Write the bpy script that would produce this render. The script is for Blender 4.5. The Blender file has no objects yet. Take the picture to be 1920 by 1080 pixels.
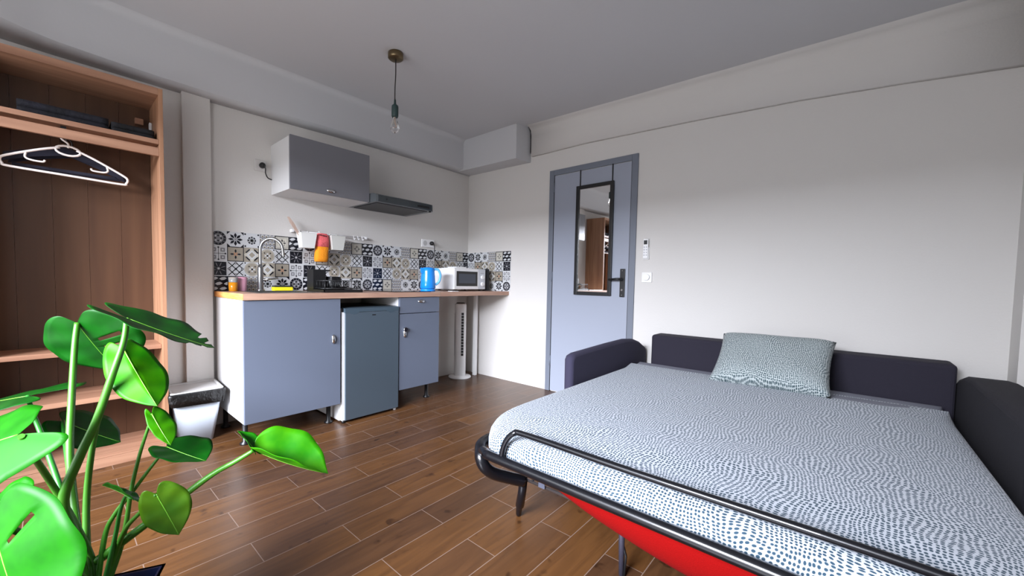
import bpy, bmesh, math, random
from mathutils import Vector, Matrix
random.seed(7)
S = bpy.context.scene
COL = S.collection
V = Vector
PI = math.pi

# ------------------------------------------------------------------ camera
cam_d = bpy.data.cameras.new('camera'); cam = bpy.data.objects.new('camera', cam_d); COL.objects.link(cam)
YAW, PITCH, ROLL = math.radians(-47.5226), math.radians(-2.6842), math.radians(0.9996)
fwd = V((math.sin(-YAW)*math.cos(PITCH), math.cos(YAW)*math.cos(PITCH), math.sin(PITCH)))
rgt = fwd.cross(V((0, 0, 1))).normalized(); upv = rgt.cross(fwd)
rg2 = rgt*math.cos(ROLL)+upv*math.sin(ROLL); up2 = -rgt*math.sin(ROLL)+upv*math.cos(ROLL)
M = Matrix((rg2, up2, -fwd)).transposed().to_4x4(); M.translation = V((-3.2107, -3.2325, 1.0339))
cam.matrix_world = M
cam_d.sensor_width = 36; cam_d.lens = 743.64/1920*36
cam_d.shift_x = 48.64/1920; cam_d.shift_y = 23.08/1920
cam_d.clip_start = 0.05
S.camera = cam

# ------------------------------------------------------------------ light
S.view_settings.view_transform = 'Standard'; S.view_settings.look = 'None'
S.view_settings.gamma = 1; S.view_settings.exposure = 0.5
w = bpy.data.worlds.new('world'); S.world = w; w.use_nodes = True
w.node_tree.nodes['Background'].inputs[0].default_value = (0.75, 0.87, 1, 1)
w.node_tree.nodes['Background'].inputs[1].default_value = .4
def area(name, loc, target, sx, sy, power, color):
    d = bpy.data.lights.new(name, 'AREA'); d.shape = 'RECTANGLE'; d.size = sx; d.size_y = sy
    d.energy = power; d.color = color
    o = bpy.data.objects.new(name, d); COL.objects.link(o); o.location = loc
    o.rotation_euler = (V(target)-V(loc)).to_track_quat('-Z', 'Y').to_euler(); return o
# bright sky seen above the roofs across the street, through the window in the left wall
area('sky_light', (-8.6, -3.2, 3.95), (0, -3.2, 3.85), 4.6, 3.1, 3200, (0.85, 0.89, 1.0))
# daylight from the rest of the view, entering at the window opening
area('window_daylight', (-4.42, -1.95, 1.1), (0, -1.95, 0.9), 2.5, 2.0, 36, (0.97, 0.97, 1.0))

# ------------------------------------------------------------------ materials
def lin(c):
    f = lambda x: x/12.92 if x <= .04045 else ((x+.055)/1.055)**2.4
    return tuple(f(v/255) for v in c)+(1,)
MATS = {}
def mat(name, c, rough=.5, metal=0., spec=.5, bump=0., bscale=60., emit=None, trans=0., alpha=1., coat=0., var=0., vscale=3.):
    if name in MATS: return MATS[name]
    m = bpy.data.materials.new(name); m.use_nodes = True; nt = m.node_tree; b = nt.nodes['Principled BSDF']
    b.inputs['Base Color'].default_value = lin(c); b.inputs['Roughness'].default_value = rough
    b.inputs['Metallic'].default_value = metal; b.inputs['Specular IOR Level'].default_value = spec
    b.inputs['Transmission Weight'].default_value = trans; b.inputs['Coat Weight'].default_value = coat
    if bump or var:
        tc = nt.nodes.new('ShaderNodeTexCoord')
    if bump:
        n = nt.nodes.new('ShaderNodeTexNoise'); n.inputs['Scale'].default_value = bscale; n.inputs['Detail'].default_value = 4
        nt.links.new(tc.outputs['Object'], n.inputs['Vector'])
        bp = nt.nodes.new('ShaderNodeBump'); bp.inputs['Strength'].default_value = bump; bp.inputs['Distance'].default_value = .01
        nt.links.new(n.outputs['Fac'], bp.inputs['Height']); nt.links.new(bp.outputs[0], b.inputs['Normal'])
    if var:
        n = nt.nodes.new('ShaderNodeTexNoise'); n.inputs['Scale'].default_value = vscale; n.inputs['Detail'].default_value = 5
        nt.links.new(tc.outputs['Object'], n.inputs['Vector'])
        r = nt.nodes.new('ShaderNodeValToRGB'); a = lin(c)
        r.color_ramp.elements[0].position = .3; r.color_ramp.elements[1].position = .7
        r.color_ramp.elements[0].color = tuple(x*(1-var) for x in a[:3])+(1,)
        r.color_ramp.elements[1].color = tuple(min(1, x*(1+var)) for x in a[:3])+(1,)
        nt.links.new(n.outputs['Fac'], r.inputs[0]); nt.links.new(r.outputs[0], b.inputs['Base Color'])
    MATS[name] = m; return m

def wood_mat(name, c1, c2, axis='Z', scale=1., rough=.45):
    m = bpy.data.materials.new(name); m.use_nodes = True; nt = m.node_tree; b = nt.nodes['Principled BSDF']; L = nt.links.new
    tc = nt.nodes.new('ShaderNodeTexCoord'); mp = nt.nodes.new('ShaderNodeMapping')
    s = {'X': (1.2, 14, 14), 'Y': (14, 1.2, 14), 'Z': (14, 14, .9)}[axis]
    mp.inputs['Scale'].default_value = tuple(x*scale for x in s)
    n = nt.nodes.new('ShaderNodeTexNoise'); n.inputs['Scale'].default_value = 1.6; n.inputs['Detail'].default_value = 8; n.inputs['Distortion'].default_value = .6
    r = nt.nodes.new('ShaderNodeValToRGB'); r.color_ramp.elements[0].position = .3; r.color_ramp.elements[1].position = .72
    r.color_ramp.elements[0].color = lin(c1); r.color_ramp.elements[1].color = lin(c2)
    L(tc.outputs['Object'], mp.inputs[0]); L(mp.outputs[0], n.inputs['Vector']); L(n.outputs['Fac'], r.inputs[0]); L(r.outputs[0], b.inputs['Base Color'])
    b.inputs['Roughness'].default_value = rough
    return m

def floor_mat():
    m = bpy.data.materials.new('wood_look_tiles'); m.use_nodes = True; nt = m.node_tree; b = nt.nodes['Principled BSDF']; L = nt.links.new; N = nt.nodes.new
    tc = N('ShaderNodeTexCoord'); mp = N('ShaderNodeMapping'); mp.inputs['Location'].default_value = (6.1-.37+.001, 2.005+.147*30, 0)
    L(tc.outputs['Object'], mp.inputs[0])
    br = N('ShaderNodeTexBrick'); br.offset = .5; br.offset_frequency = 2; br.squash = 1
    br.inputs['Scale'].default_value = 1; br.inputs['Brick Width'].default_value = .605; br.inputs['Row Height'].default_value = .147
    br.inputs['Mortar Size'].default_value = .0018; br.inputs['Mortar Smooth'].default_value = .2; br.inputs['Bias'].default_value = 0
    br.inputs['Color1'].default_value = (0, 0, 0, 1); br.inputs['Color2'].default_value = (1, 1, 1, 1); br.inputs['Mortar'].default_value = (.5, .5, .5, 1)
    L(mp.outputs[0], br.inputs['Vector'])
    r = N('ShaderNodeValToRGB'); e = r.color_ramp.elements
    e[0].color = lin((72, 49, 33)); e[1].color = lin((92, 61, 32))
    L(br.outputs['Color'], r.inputs[0])
    m2 = N('ShaderNodeMapping'); m2.inputs['Scale'].default_value = (2.2, 22, 1); L(tc.outputs['Object'], m2.inputs[0])
    n = N('ShaderNodeTexNoise'); n.inputs['Scale'].default_value = 1.3; n.inputs['Detail'].default_value = 7; n.inputs['Distortion'].default_value = 1.1; L(m2.outputs[0], n.inputs['Vector'])
    r2 = N('ShaderNodeValToRGB'); r2.color_ramp.elements[0].position = .28; r2.color_ramp.elements[0].color = (.7, .66, .64, 1); r2.color_ramp.elements[1].position = .62; r2.color_ramp.elements[1].color = (1.12, 1.08, 1.0, 1)
    L(n.outputs['Fac'], r2.inputs[0])
    mx = N('ShaderNodeMix'); mx.data_type = 'RGBA'; mx.blend_type = 'MULTIPLY'; mx.inputs[0].default_value = 1
    L(r.outputs[0], mx.inputs[6]); L(r2.outputs[0], mx.inputs[7])
    n3 = N('ShaderNodeTexNoise'); n3.inputs['Scale'].default_value = 16; n3.inputs['Detail'].default_value = 2; L(tc.outputs['Object'], n3.inputs['Vector'])
    r3 = N('ShaderNodeValToRGB'); r3.color_ramp.elements[0].position = .24; r3.color_ramp.elements[0].color = (.45, .42, .4, 1); r3.color_ramp.elements[1].position = .34; r3.color_ramp.elements[1].color = (1, 1, 1, 1)
    L(n3.outputs['Fac'], r3.inputs[0])
    mx3 = N('ShaderNodeMix'); mx3.data_type = 'RGBA'; mx3.blend_type = 'MULTIPLY'; mx3.inputs[0].default_value = 1
    L(mx.outputs[2], mx3.inputs[6]); L(r3.outputs[0], mx3.inputs[7])
    mx2 = N('ShaderNodeMix'); mx2.data_type = 'RGBA'; mx2.inputs[7].default_value = lin((120, 100, 88))
    L(br.outputs['Fac'], mx2.inputs[0]); L(mx3.outputs[2], mx2.inputs[6]); L(mx2.outputs[2], b.inputs['Base Color'])
    b.inputs['Roughness'].default_value = .33; b.inputs['Specular IOR Level'].default_value = .45
    bp = N('ShaderNodeBump'); bp.inputs['Strength'].default_value = .25; bp.inputs['Distance'].default_value = .002; bp.invert = True
    L(br.outputs['Fac'], bp.inputs['Height']); L(bp.outputs[0], b.inputs['Normal'])
    return m

def dots_mat(name, sc, e0=.29, c1=(182, 188, 197), c0=(34, 62, 80)):
    m = bpy.data.materials.new(name); m.use_nodes = True; nt = m.node_tree; b = nt.nodes['Principled BSDF']; L = nt.links.new; N = nt.nodes.new
    tc = N('ShaderNodeTexCoord')
    n = N('ShaderNodeTexNoise'); n.noise_dimensions = '2D'; n.inputs['Scale'].default_value = 5.0; n.inputs['Detail'].default_value = 1.5
    L(tc.outputs['UV'], n.inputs['Vector'])
    sub = N('ShaderNodeVectorMath'); sub.operation = 'SUBTRACT'; sub.inputs[1].default_value = (.5, .5, .5); L(n.outputs['Color'], sub.inputs[0])
    scl = N('ShaderNodeVectorMath'); scl.operation = 'SCALE'; scl.inputs['Scale'].default_value = .075; L(sub.outputs[0], scl.inputs[0])
    add = N('ShaderNodeVectorMath'); add.operation = 'ADD'; L(tc.outputs['UV'], add.inputs[0]); L(scl.outputs[0], add.inputs[1])
    vo = N('ShaderNodeTexVoronoi'); vo.voronoi_dimensions = '2D'; vo.inputs['Scale'].default_value = sc; vo.inputs['Randomness'].default_value = .32
    L(add.outputs[0], vo.inputs['Vector'])
    r = N('ShaderNodeValToRGB'); e = r.color_ramp.elements
    e[0].position = e0; e[0].color = lin(c0); e[1].position = e0+.11; e[1].color = lin(c1)
    L(vo.outputs['Distance'], r.inputs[0]); L(r.outputs[0], b.inputs['Base Color'])
    b.inputs['Roughness'].default_value = .85; b.inputs['Sheen Weight'].default_value = .1
    return m

def leaf_mat(name, c1, c2):
    m = bpy.data.materials.new(name); m.use_nodes = True; nt = m.node_tree; b = nt.nodes['Principled BSDF']; L = nt.links.new; N = nt.nodes.new
    tc = N('ShaderNodeTexCoord'); n = N('ShaderNodeTexNoise'); n.inputs['Scale'].default_value = 14; n.inputs['Detail'].default_value = 3
    L(tc.outputs['Object'], n.inputs['Vector'])
    r = N('ShaderNodeValToRGB'); r.color_ramp.elements[0].position = .35; r.color_ramp.elements[1].position = .65
    r.color_ramp.elements[0].color = lin(c1); r.color_ramp.elements[1].color = lin(c2); L(n.outputs['Fac'], r.inputs[0]); L(r.outputs[0], b.inputs['Base Color'])
    b.inputs['Roughness'].default_value = .46; b.inputs['Specular IOR Level'].default_value = .5
    t = N('ShaderNodeBsdfTranslucent'); L(r.outputs[0], t.inputs['Color'])
    ms = N('ShaderNodeMixShader'); ms.inputs[0].default_value = .35
    L(b.outputs[0], ms.inputs[1]); L(t.outputs[0], ms.inputs[2]); L(ms.outputs[0], nt.nodes['Material Output'].inputs[0])
    return m

M_wall = mat('wall_paint', (212, 209, 205), .9, bump=.08, bscale=90)
M_ceil = mat('ceiling_paint', (196, 196, 198), .92, bump=.05, bscale=60)
M_floor = floor_mat()
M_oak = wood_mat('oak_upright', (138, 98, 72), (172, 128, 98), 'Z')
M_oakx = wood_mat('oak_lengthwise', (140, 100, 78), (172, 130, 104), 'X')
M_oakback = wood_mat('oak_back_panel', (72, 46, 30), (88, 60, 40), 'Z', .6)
M_top = wood_mat('worktop_wood', (160, 122, 104), (196, 160, 138), 'X', 1.3, .4)
M_topend = wood_mat('worktop_end_grain', (196, 110, 40), (236, 186, 110), 'Y', 3, .4)
M_white = mat('white_lacquer', (214, 214, 214), .4)
M_front = mat('grey_blue_front', (98, 106, 122), .38)
M_frontup = mat('grey_cupboard_front', (114, 114, 120), .32)
M_steel = mat('steel', (170, 172, 174), .25, 1.)
M_chrome = mat('chrome', (215, 215, 215), .12, 1.)
M_fridge = mat('fridge_silver', (90, 104, 116), .42, .5)
M_fridgetop = mat('fridge_trim', (70, 86, 98), .35, .2)
M_hood = mat('hood_steel', (120, 126, 130), .35, .6)
M_hooddark = mat('hood_filter', (70, 70, 72), .5, .6)
M_black = mat('black_plastic', (18, 18, 20), .4)
M_blackmetal = mat('black_metal', (16, 17, 22), .28, .3, coat=.3)
M_blackglass = mat('black_glass', (10, 10, 12), .08)
M_whitep = mat('white_plastic', (238, 238, 238), .35)
M_door = mat('door_grey_paint', (152, 158, 172), .45)
M_frame = mat('door_frame_grey', (112, 118, 130), .45)
M_mirror = mat('mirror_glass', (235, 235, 235), .02, 1.)
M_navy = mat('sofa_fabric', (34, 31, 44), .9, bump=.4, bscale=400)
M_navylit = mat('sofa_fabric_lit', (48, 45, 66), .9, bump=.4, bscale=400)  # same sofa fabric, lighter: light on the left arm put into the colour
M_navyshade = mat('sofa_fabric_shaded', (25, 23, 33), .9, bump=.4, bscale=400)  # same sofa fabric, darker: shade on the right arm put into the colour
M_red = mat('red_fabric', (132, 0, 0), .9, spec=.15, bump=.2, bscale=300)
M_greyfab = mat('grey_mattress', (128, 130, 142), .9)
M_dots = dots_mat('dotted_bed_cover', 94)
M_dotsp = dots_mat('dotted_pillowcase', 125, .31, (170, 178, 178), (52, 72, 78))

# ------------------------------------------------------------------ mesh helpers
class MB:
    def __init__(s): s.bm = bmesh.new(); s.mats = []
    def mi(s, m):
        if m not in s.mats: s.mats.append(m)
        return s.mats.index(m)
    def face(s, pts, m, smooth=False):
        vs = [s.bm.verts.new(p) for p in pts]; f = s.bm.faces.new(vs); f.material_index = s.mi(m); f.smooth = smooth; return f
    def box(s, x0, x1, y0, y1, z0, z1, m, bev=0., seg=2):
        t = bmesh.new(); bmesh.ops.create_cube(t, size=1)
        for v in t.verts: v.co = V(((x0+x1)/2+v.co.x*(x1-x0), (y0+y1)/2+v.co.y*(y1-y0), (z0+z1)/2+v.co.z*(z1-z0)))
        if bev: bmesh.ops.bevel(t, geom=t.edges[:], offset=bev, segments=seg, profile=.5, affect='EDGES')
        s.join(t, m, False); return s
    def join(s, t, m, smooth=False, mtx=None):
        if mtx: bmesh.ops.transform(t, matrix=mtx, verts=t.verts)
        i = s.mi(m); mp = {v: s.bm.verts.new(v.co) for v in t.verts}
        for f in t.faces:
            try: g = s.bm.faces.new([mp[v] for v in f.verts]); g.material_index = i; g.smooth = smooth
            except ValueError: pass
        t.free(); return s
    def rings(s, rings, m, smooth=True, cap=True, closed=False):
        i = s.mi(m); R = [[s.bm.verts.new(p) for p in r] for r in rings]; n = len(R[0])
        pairs = list(zip(R, R[1:])) + ([(R[-1], R[0])] if closed else [])
        for a, b in pairs:
            for k in range(n):
                try: f = s.bm.faces.new((a[k], a[(k+1) % n], b[(k+1) % n], b[k])); f.material_index = i; f.smooth = smooth
                except ValueError: pass
        if cap and not closed:
            for r in (R[0][::-1], R[-1]):
                try: f = s.bm.faces.new(r); f.material_index = i
                except ValueError: pass
        return s
    def tube(s, pts, r, m, n=10, closed=False, cap=True):
        pts = [V(p) for p in pts]; K = len(pts); rs = r if isinstance(r, (list, tuple)) else [r]*K
        rings = []; prev = None
        for k, p in enumerate(pts):
            if closed: t = pts[(k+1) % K]-pts[k-1]
            else: t = pts[min(k+1, K-1)]-pts[max(k-1, 0)]
            t.normalize()
            if prev is None:
                a = V((0, 0, 1)) if abs(t.z) < .9 else V((1, 0, 0)); u = t.cross(a).normalized()
            else: u = (prev-t*prev.dot(t)).normalized()
            prev = u; w_ = t.cross(u)
            rings.append([p+(u*math.cos(2*math.pi*j/n)+w_*math.sin(2*math.pi*j/n))*rs[k] for j in range(n)])
        return s.rings(rings, m, True, cap, closed)
    def lathe(s, prof, c, m, n=24, axis='Z', cap=True):
        c = V(c); rings = []
        for r, h in prof:
            ring = []
            for j in range(n):
                a = 2*math.pi*j/n; x, y = r*math.cos(a), r*math.sin(a)
                ring.append(c+{'Z': V((x, y, h)), 'Y': V((x, h, y)), 'X': V((h, x, y))}[axis])
            rings.append(ring)
        return s.rings(rings, m, True, cap)
    def prism(s, pts, off, m, smooth=False):
        off = V(off); a = [V(p) for p in pts]
        return s.rings([a, [p+off for p in a]], m, smooth, True)

def smooth_path(pts, k=6, closed=False):
    P = [V(p) for p in pts]; out = []; n = len(P); rng = range(n if closed else n-1)
    for i in rng:
        p1, p2 = P[i], P[(i+1) % n]
        p0 = P[i-1] if (closed or i > 0) else p1; p3 = P[(i+2) % n] if (closed or i+2 < n) else p2
        for j in range(k):
            t = j/k
            out.append(.5*((2*p1)+(p2-p0)*t+(2*p0-5*p1+4*p2-p3)*t*t+(3*p1-p0-3*p2+p3)*t**3))
    if not closed: out.append(P[-1])
    return out

WO = {}
def obj(name, mb, parent=None, subsurf=0, solid=0., bevel=0.):
    bm = mb.bm; bmesh.ops.recalc_face_normals(bm, faces=bm.faces)
    if parent is None:
        xs = [v.co for v in bm.verts]
        o0 = V(((min(v.x for v in xs)+max(v.x for v in xs))/2, (min(v.y for v in xs)+max(v.y for v in xs))/2, min(v.z for v in xs)))
        loc = o0; wo = o0
    else: wo = WO[parent.name]; loc = V((0, 0, 0))
    bmesh.ops.translate(bm, vec=-wo, verts=bm.verts)
    me = bpy.data.meshes.new(name); bm.to_mesh(me); bm.free()
    for m in mb.mats: me.materials.append(m)
    o = bpy.data.objects.new(name, me); COL.objects.link(o); o.location = loc
    if parent: o.parent = parent
    WO[o.name] = wo
    if bevel:
        b = o.modifiers.new('bevel', 'BEVEL'); b.width = bevel; b.segments = 2; b.limit_method = 'ANGLE'
    if solid:
        b = o.modifiers.new('thickness', 'SOLIDIFY'); b.thickness = solid; b.offset = 0
    if subsurf:
        b = o.modifiers.new('subdivision', 'SUBSURF'); b.levels = subsurf; b.render_levels = subsurf
    return o
def tag(o, label, cat, group=None):
    o['label'] = label; o['category'] = cat
    if group: o['group'] = group
    return o
def thing(name, loc, label, cat, group=None):
    o = bpy.data.objects.new(name, None); COL.objects.link(o); o.location = loc; o.empty_display_size = .05
    WO[o.name] = V(loc); return tag(o, label, cat, group)
def struct(name, mb, parent=None):
    o = obj(name, mb, parent)
    if parent is None: o['kind'] = 'structure'
    return o
def B(x0, x1, y0, y1, z0, z1, m, bev=0.): return MB().box(x0, x1, y0, y1, z0, z1, m, bev)

# ------------------------------------------------------------------ room
CZ = 2.54
struct('floor', B(-4.4, .15, -4.4, .3, -.1, 0, M_floor))
cm = MB(); xs = [-4.45, -3.2, -1.6, -.2, .15]; ys = [.2, -.9, -1.6, -2.4, -3.0, -3.5, -3.9, -4.4]
hz = lambda x, y: CZ - (.03*max(0, min(1, (-y-.9)/1.0)) + .055*max(0, min(1, (-y-1.9)/2)))*max(0, 1+x/2.2) if x > -2.2 else CZ
for i in range(len(xs)-1):
    for j in range(len(ys)-1):
        a, b, c, d = [(xs[i+p], ys[j+q]) for p, q in ((0, 0), (1, 0), (1, 1), (0, 1))]
        cm.face([(x, y, hz(x, y)) for x, y in (a, b, c, d)], M_ceil); cm.face([(x, y, 2.66) for x, y in (d, c, b, a)], M_ceil)
bmesh.ops.remove_doubles(cm.bm, verts=cm.bm.verts, dist=1e-4)
struct('ceiling', cm)
struct('wall_back', B(-4.45, .15, 0, .15, 0, 2.56, M_wall))
struct('wall_right', B(0, .15, -4.4, 0, 0, 2.6, M_wall))
wr = MB().box(-.15, 0, -4.1, -3.832, 0, 2.6, M_wall); wr.box(-4.45, 0, -4.4, -4.1, 0, 2.6, M_wall)
struct('wall_front', wr)
wl = MB(); wl.box(-4.45, -4.3, -.70, 0, 0, 2.6, M_wall); wl.box(-4.45, -4.3, -4.1, -3.2, 0, 2.6, M_wall)
wl.box(-4.45, -4.3, -3.2, -.70, 2.12, 2.6, M_wall); wl.box(-4.45, -4.3, -3.2, -.70, 0, .1, M_wall)
struct('wall_left', wl)
wf = MB(); wf.box(-4.4, -4.34, -3.2, -3.14, .1, 2.12, M_whitep); wf.box(-4.4, -4.34, -.76, -.70, .1, 2.12, M_whitep)
wf.box(-4.4, -4.34, -3.14, -.76, .1, .16, M_whitep); wf.box(-4.4, -4.34, -3.14, -.76, 2.06, 2.12, M_whitep)
struct('window_1', wf)
# pillar left of the kitchen
struct('trim_1', B(-2.63, -2.475, -.035, 0, 0, 2.24, M_wall, .004))
# beam above the kitchen wall, with an uneven plaster edge
bx = [-4.3, -3.6, -3.36, -3.27, -3.18, -2.98, -2.75, -2.45, -2.15, -1.6, -1.0, -.2, 0]
bz = [2.24, 2.24, 2.243, 2.24, 2.237, 2.235, 2.232, 2.228, 2.232, 2.242, 2.248, 2.24, 2.24]
bY = [.52, .30, .225, .178, .152, .128, .115, .115, .115, .115, .115, .115, .115]
b = MB(); b.rings([[(x, -q, z), (x, -q, z+.003)]+[(x, -q-.05*(1-math.cos(a)), 2.492+.05*math.sin(a)) for a in [PI/2*k/6 for k in range(7)]]+[(x, -q-.05, 2.57), (x, 0, 2.57), (x, 0, z-.02)] for x, z, q in zip(bx, bz, bY)], M_ceil, True)
struct('trim_2', b)
# boxed corner
b = MB(); b.prism([(-.205, 0, 2.225), (0, 0, 2.225), (0, -.86, 2.215), (-.205, -.835, 2.215)], (0, 0, .34), M_ceil)
struct('trim_3', b)
# beam above the door wall
by = [-.88, -1.46, -2.33, -2.95, -3.41, -3.83]; bz2 = [2.262, 2.266, 2.236, 2.205, 2.165, 2.12]
b = MB(); rr = []
for y, z in zip(by, bz2):
    top = hz(0, y)
    rr.append([(0, y, z), (-.03, y, z+.004), (-.032, y, top-.09), (-.04, y, top-.03), (-.07, y, top-.008), (-.12, y, top+.004), (-.12, y, 2.6), (0, y, 2.6)])
b.rings(rr, M_wall, True); struct('trim_4', b)
b = MB(); b.tube(smooth_path([(-.06, -.868, 2.545), (-.036, -.876, 2.50), (-.032, -.878, 2.42), (-.032, -.878, 2.29)]), [.006]*12+[.005]*6+[.003], M_black, 6)  # black tube drawn as the shadow in the crack where the beam begins
struct('crack_shade', b)

# ------------------------------------------------------------------ door with its frame
d = bpy.data.objects.new('door_1', None); COL.objects.link(d); d.location = (0, -1.51, 0); WO['door_1'] = V(d.location); d['kind'] = 'structure'
D0, D1, DT = -1.094, -1.936, 2.088
b = MB()
b.box(-.014, 0, D0-.05, D0, 0, DT, M_frame, .003); b.box(-.014, 0, D1, D1+.05, 0, DT, M_frame, .003); b.box(-.014, 0, D1+.05, D0-.05, DT-.05, DT, M_frame, .003)
b.box(-.008, 0, D0-.058, D0-.05, 0, DT-.05, M_black); b.box(-.008, 0, D1+.05, D1+.054, 0, DT-.05, M_black)
struct('door_frame', b, d)
struct('door_leaf', B(-.009, 0, D1+.054, D0-.056, .006, DT-.054, M_door, .002), d)
for z in (.25, 1.05, 1.88):
    struct('hinge', MB().lathe([(.007, 0), (.007, .09)], (-.016, D0-.052, z), M_frame, 10), d)
b = MB(); b.box(-.018, -.009, -1.859, -1.815, .925, 1.16, M_black, .004)
b.lathe([(.011, -.06), (.011, -.017)], (0, -1.836, 1.075), M_black, 12, 'X')
b.tube([(-.058, -1.842, 1.075), (-.06, -1.80, 1.073), (-.058, -1.735, 1.07)], [.011, .011, .009], M_black, 10)
b.lathe([(.009, -.021), (.009, -.018)], (0, -1.836, .985), M_steel, 12, 'X')
b.lathe([(.004, -.020), (.004, -.018)], (0, -1.836, 1.145), M_steel, 8, 'X'); b.lathe([(.004, -.020), (.004, -.018)], (0, -1.836, .942), M_steel, 8, 'X')
struct('door_handle', b, d)
# hanging mirror
t = thing('hanging_mirror', (-.02, -1.565, .93), 'tall narrow mirror in a black frame hooked over the grey door', 'mirror')
y0, y1, z0, z1 = -1.742, -1.392, .932, 1.898
b = MB(); b.box(-.034, -.012, y0, y0+.03, z0, z1, M_black, .003); b.box(-.034, -.012, y1-.03, y1, z0, z1, M_black, .003)
b.box(-.034, -.012, y0+.03, y1-.03, z0, z0+.03, M_black, .003); b.box(-.034, -.012, y0+.03, y1-.03, z1-.03, z1, M_black, .003)
obj('mirror_frame', b, t); obj('mirror_pane', B(-.022, -.013, y0+.03, y1-.03, z0+.03, z1-.03, M_mirror), t)
for y in (-1.42, -1.722): obj('hanging_strap', B(-.014, -.0105, y-.005, y+.005, z1-.01, DT-.045, M_black), t)

# remote control and switch on the door wall
t = thing('remote_control', (-.02, -2.023, 1.235), 'small white remote control in a wall holder right of the door', 'remote control')
obj('holder', B(-.014, 0, -2.047, -1.999, 1.232, 1.33, M_whitep, .004), t)
b = B(-.028, -.0145, -2.043, -2.003, 1.24, 1.398, M_whitep, .005)
for k in range(4):
    for s in (-1, 1): b.box(-.030, -.028, -2.023+s*.009-.005, -2.023+s*.009+.005, 1.262+k*.021, 1.272+k*.021, mat('button_grey', (190, 190, 196), .5), .001)
o = obj('remote_body', b, t); obj('display', B(-.030, -.0281, -2.036, -2.010, 1.352, 1.384, M_black), o)
t = thing('light_switch', (-.005, -2.032, 1.05), 'square white rotary wall switch below the remote control', 'switch')
obj('switch_plate', B(-.009, 0, -2.073, -1.993, 1.05, 1.13, M_whitep, .004), t)
obj('dial', MB().lathe([(.024, -.026), (.026, -.022), (.027, -.009)], (0, -2.033, 1.092), M_whitep, 24, 'X'), t)

# ------------------------------------------------------------------ pendant lamp
LX, LY = -1.64, -.943
t = thing('pendant_lamp', (LX, LY, 2.02), 'bare clear bulb on a dark cord hanging from a round brass ceiling cup', 'lamp')
obj('ceiling_cup', MB().lathe([(.046, CZ-.001), (.05, CZ-.004), (.05, CZ-.036), (.044, CZ-.042), (.008, CZ-.043)], (LX, LY, 0), mat('brushed_brass', (120, 104, 78), .35, .9), 28), t)
obj('cord', MB().tube(smooth_path([(LX, LY, CZ-.04), (LX+.001, LY, 2.4), (LX-.004, LY, 2.3), (LX-.003, LY, 2.19)]), .0035, mat('cord_black', (30, 26, 26), .6), 8), t)
so = obj('bulb_socket', MB().lathe([(.006, 2.235), (.008, 2.205), (.021, 2.195), (.0225, 2.185), (.0225, 2.128), (.018, 2.118)], (LX-.003, LY, 0), mat('socket_teal', (40, 62, 62), .5), 20), t)
M_glass = mat('clear_glass', (255, 255, 255), .02, trans=1.)
obj('bulb', MB().lathe([(.013, 2.125), (.014, 2.105), (.022, 2.085), (.030, 2.062), (.031, 2.047), (.026, 2.03), (.014, 2.019), (.002, 2.016)], (LX-.003, LY, 0), M_glass, 20), t)
obj('filament_stem', MB().tube([(LX-.003, LY, 2.125), (LX-.003, LY, 2.085), (LX+.004, LY, 2.055), (LX-.010, LY, 2.05)], .0022, mat('filament', (220, 190, 170), .4), 6), t)

# ------------------------------------------------------------------ kitchen units
ZT, D = .937, .616
# base cabinet with sink
def cup_handle(cx, cz, y, vert, parent, flip=1):
    b = MB(); n = 8; rings = []
    for i in range(9):
        a = -1+2*i/8; wv = .034*a; h = .013*math.sqrt(max(0, 1-a*a))+.001; ring = []
        for j in range(8):
            th = math.pi*j/7; oy, oz = math.sin(th)*h, -math.cos(th)*h
            ring.append((cx+(oz*flip if vert else wv), y-oy-.001, cz+(wv if vert else oz)))
        rings.append(ring)
    b.rings(rings, M_chrome); return obj('handle', b, parent)
def leg(x, y, z1, parent):
    b = MB(); b.lathe([(.03, 0), (.03, .008), (.015, .018), (.015, z1)], (x, y, 0), M_black, 16); return obj('leg', b, parent)
t = thing('base_cabinet', (-2.15, -.3, 0), 'wide white base cabinet with one grey door standing under the sink', 'cabinet')
b = MB(); b.box(-2.457, -2.439, -.585, -.03, .15, .897, M_white, .001); b.box(-1.868, -1.85, -.585, -.03, .15, .897, M_white, .001)
b.box(-2.439, -1.868, -.58, -.03, .15, .168, M_white); b.box(-2.439, -1.868, -.035, -.03, .168, .897, M_white); b.box(-2.439, -1.868, -.58, -.50, .88, .897, M_white)
obj('cabinet_body', b, t); dr = obj('cabinet_door', B(-2.457, -1.852, -.606, -.588, .15, .896, M_front, .002), t)
cup_handle(-1.905, .617, -.606, True, dr)
for x in (-2.425, -1.89):
    for y in (-.50, -.09): leg(x, y, .15, t)
# drawer cabinet
t = thing('drawer_cabinet', (-1.15, -.3, 0), 'narrow grey base cabinet with a drawer over a door, right of the fridge', 'cabinet')
b = MB(); b.box(-1.357, -1.341, -.585, -.03, .15, .897, M_white, .001); b.box(-.959, -.943, -.585, -.03, .15, .897, M_white, .001)
b.box(-1.341, -.959, -.58, -.03, .15, .168, M_white); b.box(-1.341, -.959, -.035, -.03, .168, .897, M_white)
obj('cabinet_body', b, t)
dr = obj('drawer', B(-1.356, -.944, -.606, -.588, .768, .896, M_front, .002), t); cup_handle(-1.14, .862, -.606, False, dr)
dr = obj('cabinet_door', B(-1.356, -.944, -.606, -.588, .15, .763, M_front, .002), t); cup_handle(-1.308, .605, -.606, True, dr, -1)
b = MB(); b.lathe([(.016, -.625), (.019, -.62), (.016, -.608)], (-1.306, 0, .64), M_chrome, 16, 'Y'); obj('lock', b, dr)
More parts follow.
